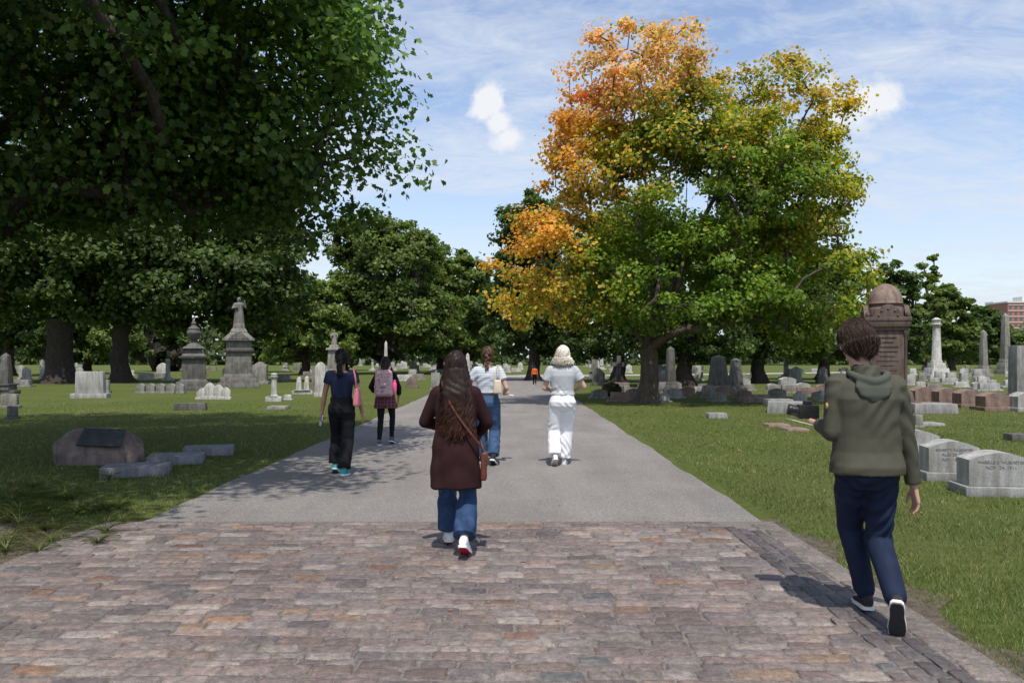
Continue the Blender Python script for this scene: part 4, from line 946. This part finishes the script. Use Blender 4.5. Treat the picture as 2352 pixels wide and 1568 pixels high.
M['plaid'] = plaid('plaid_skirt'); M['teal'] = fabric('teal_shoe', (.03, .3, .3), .1); M['whitesh'] = fabric('white_leather', (.72, .72, .72), .05, .5); M['red'] = fabric('red_rubber', (.5, .03, .06), .1, .5)
M['shoeblk'] = fabric('black_shoe', (.025, .025, .027), .3, .6); M['brownl'] = mat('brown_leather', (.11, .035, .022), .45, .3, 20, .2); M['pinkl'] = mat('pink_leather', (.5, .16, .2), .5, .15, 20, .1)
M['cream'] = mat('cream_leather', (.6, .5, .38), .5, .1); M['orange'] = fabric('orange_cloth', (.6, .12, .03), .1); M['paper'] = mat('paper', (.8, .8, .8), .7, .03)
M['bluepap'] = mat('blue_paper', (.5, .53, .65), .7, .1); M['blackpl'] = mat('black_plastic', (.02, .02, .02), .35, .2); M['pinkpl'] = mat('pink_bottle_plastic', (.75, .1, .25), .35, .05); M['teald'] = fabric('bluish_shoe', (.08, .12, .16), .2)
m, nt, out = nodes('pink_floral'); v = objco(nt); vo = nt.nodes.new('ShaderNodeTexVoronoi'); vo.inputs['Scale'].default_value = 38; nt.links.new(v, vo.inputs['Vector'])
bsdf(nt, out, ramp(nt, vo.outputs['Distance'], [(.2, (.72, .54, .53)), (.35, (.48, .28, .29)), (.6, (.58, .4, .4)), (.8, (.26, .15, .18))]), .85, noise(nt, v, 100), .3, .003); M['floral'] = m
def carried(name, label, cat, P_): return thing(name, label, cat, (P_['x'], P_['y'], 0), P_.get('rz', 0))

# --- P1 man in olive jacket
P1X, P1Y, P1R = 2.12, 4.76, -.06
p1 = dict(label='person in an olive green hooded jacket and navy trousers walking on the right', x=P1X, y=P1Y, rz=P1R, H=1.80, male=True, skin='sk1', sw=.168, vox=.005, lean=.04, ground=.02,
          footL=(.07, .2, 4), footR=(.07, -.26, 62), wrL=(-.185, .24, 1.13), hintL=(-.1, -.8, -.7), wrR=(.275, .03, .79), hintR=(.25, -.8, 0), toeL=-.1, toeR=-.4,
          handL=((-.2, .9, .2), (.3, 0, 1), (.9, .1, 0), .7), nod=.45, yaw=.35, hy=.055, hx=-.04, hz=.0, shoe=('shoeblk', 'white_rub', .02), dz=-.02)
r1, J, hp = person(p1); s = J['s']
trousers(r1, p1, J, M['navy'], 1.0, .018, .096, .074, .06, .92, .010, 2, gather=True)
bmp = lambda z: (.05, .042) if z < 1.0 else ((.042, .036) if z < 1.15 else ((.03, .03) if z < 1.36 else (.016, .018)))
def coll(bm): loft(bm, [(0, .02, 1.38*s, .11, .085), (0, .02, 1.43*s, .08, .076), (0, .03, 1.47*s, .07, .07)], 20)
jk = top(r1, p1, J, M['olive'], bmp, .875, 1.42, 1.93, (.06, .045), .007, 3, 'jacket', addprims=coll, vox=.007)
bm = B()
limb(bm, catm([(-.09, .05, 1.43*s), (-.105, -.03, 1.42*s), (-.07, -.09, 1.395*s), (0, -.112, 1.375*s), (.07, -.09, 1.395*s), (.105, -.03, 1.42*s), (.09, .05, 1.43*s)], 3), [.016, .017, .019, .021, .023, .025, .026, .027, .028, .028, .028, .027, .026, .025, .023, .021, .019, .017, .016], 12)
loft(bm, [(0, -.128, 1.26*s, .02, .01), (0, -.13, 1.3*s, .085, .018), (0, -.115, 1.35*s, .11, .022), (0, -.09, 1.39*s, .095, .024)], 16)
remesh(bm, 'hood', M['olived'], r1, .007, 4, folds(.004, 6))
bm = B(); c = J['shoL'].lerp(J['elbL'], .45); ell(bm, c+Vector((-.054, -.035, 0)), (.008, .018, .02), sub=2); fin(bm, 'sleeve_emblem', mat('tan_emblem', (.5, .3, .1), .6), r1)
bm = B(); yw = Matrix.Rotation(.35, 3, 'Z') @ Matrix.Rotation(-.45, 3, 'X'); scalp(bm, hp, s, yw, 1.06)
hair_mesh(r1, hairmat('brown_hair', (.03, .017, .011), (.06, .034, .02)), bm, short_strands(hp, s, 2200, .085, 3, .0022, .0, down=1.3, g=1.08, tang=.85), disp=.0)
t = thing('digital_camera', 'black camera held in front by the person in the olive jacket', 'camera', (P1X, P1Y, 0), P1R)
wl = J['wrL']; bm = B(); cc_ = wl+Vector((-.05, .09, .075)); box(bm, cc_, (.13, .08, .09), .012); box(bm, cc_+Vector((0, 0, .055)), (.05, .05, .03), .008); fin(bm, 'camera_body', M['blackpl'], t)
bm = B(); limb(bm, [cc_+Vector((-.05, 0, 0)), cc_+Vector((-.12, .01, .015))], [.034, .036], 20, (False, False)); fin(bm, 'lens', M['blackpl'], t)
t = thing('paper_sheet', 'white folded paper held by the person in the olive jacket', 'paper', (P1X, P1Y, 0), P1R)
bm = B(); box(bm, wl+Vector((-.08, .09, .005)), (.17, .13, .004), 0, mtx=Matrix.Rotation(.25, 3, 'Y')); fin(bm, 'sheet', M['paper'], t)

# --- P2 woman in maroon coat
p2 = dict(label='person with long wavy brown hair in a maroon cardigan walking away mid road', x=-.455, y=6.45, H=1.63, skin='sk3', sw=.155, vox=.006, ground=.02,
          footL=(-.08, .28, 6), footR=(.08, -.22, 26), wrL=(-.12, .24, 1.08), hintL=(-.8, -.5, -.5), wrR=(.15, .22, .98), hintR=(.85, -.5, -.3), shoe=('whitesh', 'white_rub', .022), outsole='red', dz=-.015)
r2, J, hp = person(p2); s = J['s']
trousers(r2, p2, J, M['denim'], 1.04, .012, .095, .078, .098, .93, .008, 5, 'jeans')
prof2 = [(.56, .205, .16, -.01), (.75, .195, .155, -.015), (.92, .185, .15, -.016), (1.08, .165, .13, -.005), (1.25, .165, .13, 0), (1.35, .15, .108, -.003), (1.43, .08, .07, -.005)]
bm = B(); torso(bm, p2, J, (.012, .01), .585, 1.43, prof2)
for k in 'LR':
    a, e, w_ = J['sho'+k], J['elb'+k], J['wr'+k]
    limb(bm, [a*.8+Vector((0, 0, a.z*.2)), a, a.lerp(e, .5), e, e.lerp(w_, .5), e.lerp(w_, .92)], [.06, .06, .056, .052, .048, .042], 18, (True, False))
remesh(bm, 'cardigan', M['coat'], r2, .008, 5, folds(.009, 4, 'v'))
bm = B(); scalp(bm, hp, s, None, 1.05); loft(bm, [(0, -.12, 1.06, .05, .015), (0, -.14, 1.12, .08, .02), (0, -.125, 1.3, .1, .04), (0, -.06, 1.42, .1, .065), (0, -.03, 1.5, .085, .08)], 20)
PP, rr = fall(hp, J, 1100, 1.0, .155, .185, .018, 3.8, 4, .0042, jitter=.35, zr=.08, spread=.45)
hair_mesh(r2, hairmat('wavy_brown_hair', (.011, .006, .005), (.04, .017, .011), (1.0, 1.3, (.085, .034, .018))), bm, (PP, rr), disp=.002)
t = carried('crossbody_bag', 'brown leather crossbody bag on a long strap over the maroon cardigan', 'bag', p2)
bm = B(); box(bm, (.228, -.03, .71), (.05, .15, .22), .02, .92, seg=3); fin(bm, 'bag_body', M['brownl'], t)
bm = B(); box(bm, (.236, -.03, .77), (.05, .14, .11), .016, 1.0, seg=3); fin(bm, 'flap', M['brownl'], t)
flat_strap(catm([(-.11, .02, 1.42), (-.10, -.1, 1.37), (-.03, -.165, 1.22), (.06, -.178, 1.08), (.15, -.165, .96), (.205, -.11, .88), (.228, -.04, .82)]), .014, .008, M['brownl'], t, 'strap')
flat_strap(catm([(-.11, .02, 1.42), (-.08, .13, 1.3), (.06, .165, 1.1), (.18, .1, .93), (.228, 0, .82)]), .014, .008, M['brownl'], t, 'strap')

# --- P3 navy tee black trousers
p3 = dict(label='person in navy tee and black wide trousers with dark ponytail, left side of road', x=-2.30, y=10.75, H=1.70, skin='sk2', sw=.168,
          footL=(-.11, .1, 20), footR=(.05, -.1, 4), wrL=(-.275, .03, .86), hintL=(-.6, -.7, 0), wrR=(.27, .06, .84), hintR=(.6, -.7, 0), shoe=('teal', 'white_rub', .024), outsole='teal')
r3, J, hp = person(p3); s = J['s']
trousers(r3, p3, J, M['blackc'], 1.10, .012, .1, .084, .088, .95, .006, 7)
top(r3, p3, J, M['navytee'], .012, 1.06, 1.40, .48, (.058, .056), .004, 8, 'tee_shirt')
bm = B(); scalp(bm, hp, s, None, 1.02); limb(bm, [hp((0, -.11, .06)), hp((0, -.155, 0)), hp((0, -.15, -.1)), hp((0, -.14, -.22)), hp((0, -.14, -.27))], [.03, .042, .045, .036, .015])
blackh = hairmat('black_hair', (.006, .005, .005), (.02, .016, .014))
hair_mesh(r3, blackh, bm, short_strands(hp, s, 260, .06, 5, .003, down=.6, g=1.02, tang=.9))
t = carried('shoulder_bag', 'pink leather shoulder bag under the arm of the navy tee walker', 'bag', p3)
bm = B(); box(bm, (.225, -.09, 1.06), (.08, .24, .25), .035, .8, .7, seg=3); fin(bm, 'bag_body', M['pinkl'], t)
flat_strap(catm([(.23, -.16, 1.16), (.21, -.13, 1.32), (.17, -.05, 1.44), (.19, .04, 1.36), (.22, .02, 1.16)]), .024, .008, M['pinkl'], t, 'strap')
t = carried('paper_sheet', 'pale blue paper in the left hand of the navy tee walker', 'paper', p3)
bm = B(); box(bm, (-.29, .06, .74), (.012, .1, .15), .003, mtx=Matrix.Rotation(.25, 3, 'Y') @ Matrix.Rotation(.4, 3, 'Z')); fin(bm, 'sheet', M['bluepap'], t)

# --- P4 backpack
p4 = dict(label='person in plaid skirt and black tights wearing a pink backpack, farthest left walker', x=-2.30, y=14.5, H=1.60, skin='sk3', sw=.16,
          footL=(-.10, -.1, 2), footR=(.09, .12, 14), wrL=(-.2, .18, .98), hintL=(-.7, -.7, 0), wrR=(.24, .1, .9), hintR=(.6, -.7, 0), shoe=('teald', 'white_rub', .02))
r4, J, hp = person(p4); s = J['s']
bm = B()
for k in 'LR': limb(bm, [J['hip'+k], J['hip'+k].lerp(J['knee'+k], .5), J['knee'+k], J['knee'+k].lerp(J['ank'+k], .35)+Vector((0, -.012, 0)), J['ank'+k]], [.09*s, .078*s, .058*s, .058*s, .04*s])
remesh(bm, 'tights', M['blackc'], r4, .008, 3)
bm = B(); loft(bm, [(0, -.01, .68, .215, .165), (0, -.012, .8, .19, .15), (0, -.012, .92, .165, .12), (0, 0, 1.0, .135, .1)], 28); remesh(bm, 'skirt', M['plaid'], r4, .008, 3, folds(.009, 3, 'v'))
top(r4, p4, J, M['blackc'], .014, .96, 1.42, 1.3, (.056, .05), .004, 9, 'top')
bm = B(); scalp(bm, hp, s, None, 1.04); loft(bm, [(0, -.04, 1.36, .1, .07), (0, -.03, 1.42, .105, .08), (0, -.02, 1.5, .09, .085)], 16)
hair_mesh(r4, blackh, bm, fall(hp, J, 260, 1.33, .125, .115, .008, 1.5, 6, .005, zr=.03))
t = carried('backpack', 'pink patterned backpack on the plaid skirt walker', 'backpack', p4)
bm = B(); box(bm, (0, -.215, 1.13), (.34, .17, .48), .075, .9, .8, seg=5); fin(bm, 'main_compartment', M['floral'], t)
bm = B(); box(bm, (0, -.315, 1.03), (.27, .06, .22), .028, .95, .7, seg=3); fin(bm, 'front_pocket', M['floral'], t)
bm = B(); limb(bm, catm([(-.03, -.2, 1.36), (-.02, -.21, 1.4), (.02, -.21, 1.4), (.03, -.2, 1.36)], 3), [.008]*10, 8); fin(bm, 'grab_loop', M['brownl'], t)
bm = B(); box(bm, (0, -.348, 1.06), (.1, .004, .035), 0); fin(bm, 'logo_patch', M['brownl'], t); text('JANSPORT', .019, M['paper'], t, (0, -.352, 1.06), name='logo_text', ext=.0008)
for sg in (-1, 1): flat_strap(catm([(sg*.07, -.14, 1.34), (sg*.1, -.05, 1.43), (sg*.11, .06, 1.4), (sg*.12, .14, 1.25), (sg*.14, .08, 1.05), (sg*.14, -.12, .95)]), .04, .012, M['floral'], t, 'shoulder_strap')
t = carried('water_bottle', 'bright pink water bottle in the backpack side pocket', 'bottle', p4); bm = B(); lathe(bm, [(.036, .98), (.038, 1.0), (.038, 1.12), (.03, 1.14), (.024, 1.15)], (.195, -.22, 0), 16); fin(bm, 'bottle_body', M['pinkpl'], t)
bm = B(); lathe(bm, [(.028, 1.15), (.028, 1.18), (.012, 1.19)], (.195, -.22, 0), 16); fin(bm, 'cap', M['pinkpl'], t)

# --- P5 striped tee
p5 = dict(label='person in a striped tee and blue jeans with a braid, beyond the maroon cardigan', x=-.36, y=11.8, H=1.74, skin='sk1', sw=.168, rz=-.05,
          footL=(-.10, .16, 3), footR=(.09, -.14, 24), wrL=(-.2, .22, 1.05), hintL=(-.5, -.8, 0), wrR=(.23, .18, 1.03), hintR=(.4, -.8, -.3), shoe=('shoeblk', 'white_rub', .022), handR=((.3, .9, -.1), (-.3, 0, 1), (0, .2, .6), .5))
r5, J, hp = person(p5); s = J['s']
trousers(r5, p5, J, M['denim2'], 1.07, .014, .102, .088, .09, .94, .006, 10, 'jeans')
top(r5, p5, J, M['stripe'], .024, 1.05, 1.42, .55, (.068, .07), .004, 11, 'tee_shirt')
bm = B(); torso(bm, p5, J, .024, 1.03, 1.065); remesh(bm, 'belt', M['brownl'], r5, .008, 2)
bm = B(); scalp(bm, hp, s, None, 1.02)
for i in range(8): ell(bm, hp((.014*(-1)**i, -.112-.012*min(i, 2), .03-.035*i)), (.026-.0016*i, .022, .026), sub=2)
hair_mesh(r5, hairmat('chestnut_hair', (.05, .025, .014), (.13, .065, .035)), bm, short_strands(hp, s, 260, .06, 7, .003, down=.6, g=1.02, tang=.9), vox=.007)
t = carried('shoulder_bag', 'small cream shoulder bag on the striped tee walker', 'bag', p5)
bm = B(); box(bm, (.16, -.19, 1.16), (.13, .05, .2), .025, .75, 1, seg=3); fin(bm, 'bag_body', M['cream'], t)
flat_strap(catm([(.12, -.185, 1.24), (.13, -.15, 1.38), (.15, -.03, 1.47), (.18, -.08, 1.42), (.2, -.18, 1.24)]), .016, .008, M['cream'], t, 'strap')
t = carried('paper_sheet', 'white paper in the right hand of the striped tee walker', 'paper', p5); bm = B(); box(bm, J['wrR']+Vector((.06, .13, -.015)), (.16, .13, .003), 0, mtx=Matrix.Rotation(.2, 3, 'Y')); fin(bm, 'sheet', M['paper'], t)

# --- P6 white hair
p6 = dict(label='person with wavy white blonde hair in grey tee and white trousers, right half of road', x=.745, y=11.75, H=1.75, skin='sk1', sw=.172,
          footL=(-.12, -.16, 30), footR=(.03, .1, 0), wrL=(-.17, .24, 1.08), hintL=(-.5, -.8, -.4), wrR=(.19, .2, 1.08), hintR=(.7, -.7, -.3), yaw=.5, shoe=('whitesh', 'white_rub', .022), outsole='cream')
r6, J, hp = person(p6); s = J['s']
trousers(r6, p6, J, M['whitec'], 1.08, .024, .112, .1, .092, .95, .009, 12)
top(r6, p6, J, M['greytee'], (.038, .028), 1.02, 1.42, .6, (.074, .078), .006, 13, 'tee_shirt')
bm = B(); scalp(bm, hp, s, Matrix.Rotation(.5, 3, 'Z'), 1.14); ell(bm, hp((0, -.05, -.07)), (.11, .085, .075))
hair_mesh(r6, hairmat('white_hair', (.56, .5, .4), (.78, .74, .65)), bm, fall(hp, J, 700, 1.51, .16, .145, .02, 2.2, 9, .005, amax=125, jitter=.5, zr=.04, spread=.4), disp=.004)

# --- P7 distant child
p7 = dict(label='small distant person in an orange top walking on the road', x=X(1228, 46.5), y=46.5, H=1.15, skin='sk1', sw=.17, vox=.012,
          footL=(-.06, .06, 2), footR=(.06, -.06, 10), wrL=(-.25, .04, .86), hintL=(-.5, -.7, 0), wrR=(.25, .04, .86), hintR=(.5, -.7, 0), shoe=('shoeblk', 'white_rub', .02))
r7, J, hp = person(p7); trousers(r7, p7, J, M['blackc'], 1.06, .02, .1, .08, .07, .93); top(r7, p7, J, M['orange'], .03, .95, 1.42, 1.9, (.07, .055), .004, 2)
bm = B(); scalp(bm, hp, J['s'], None, 1.05); hair_mesh(r7, blackh, bm, None)
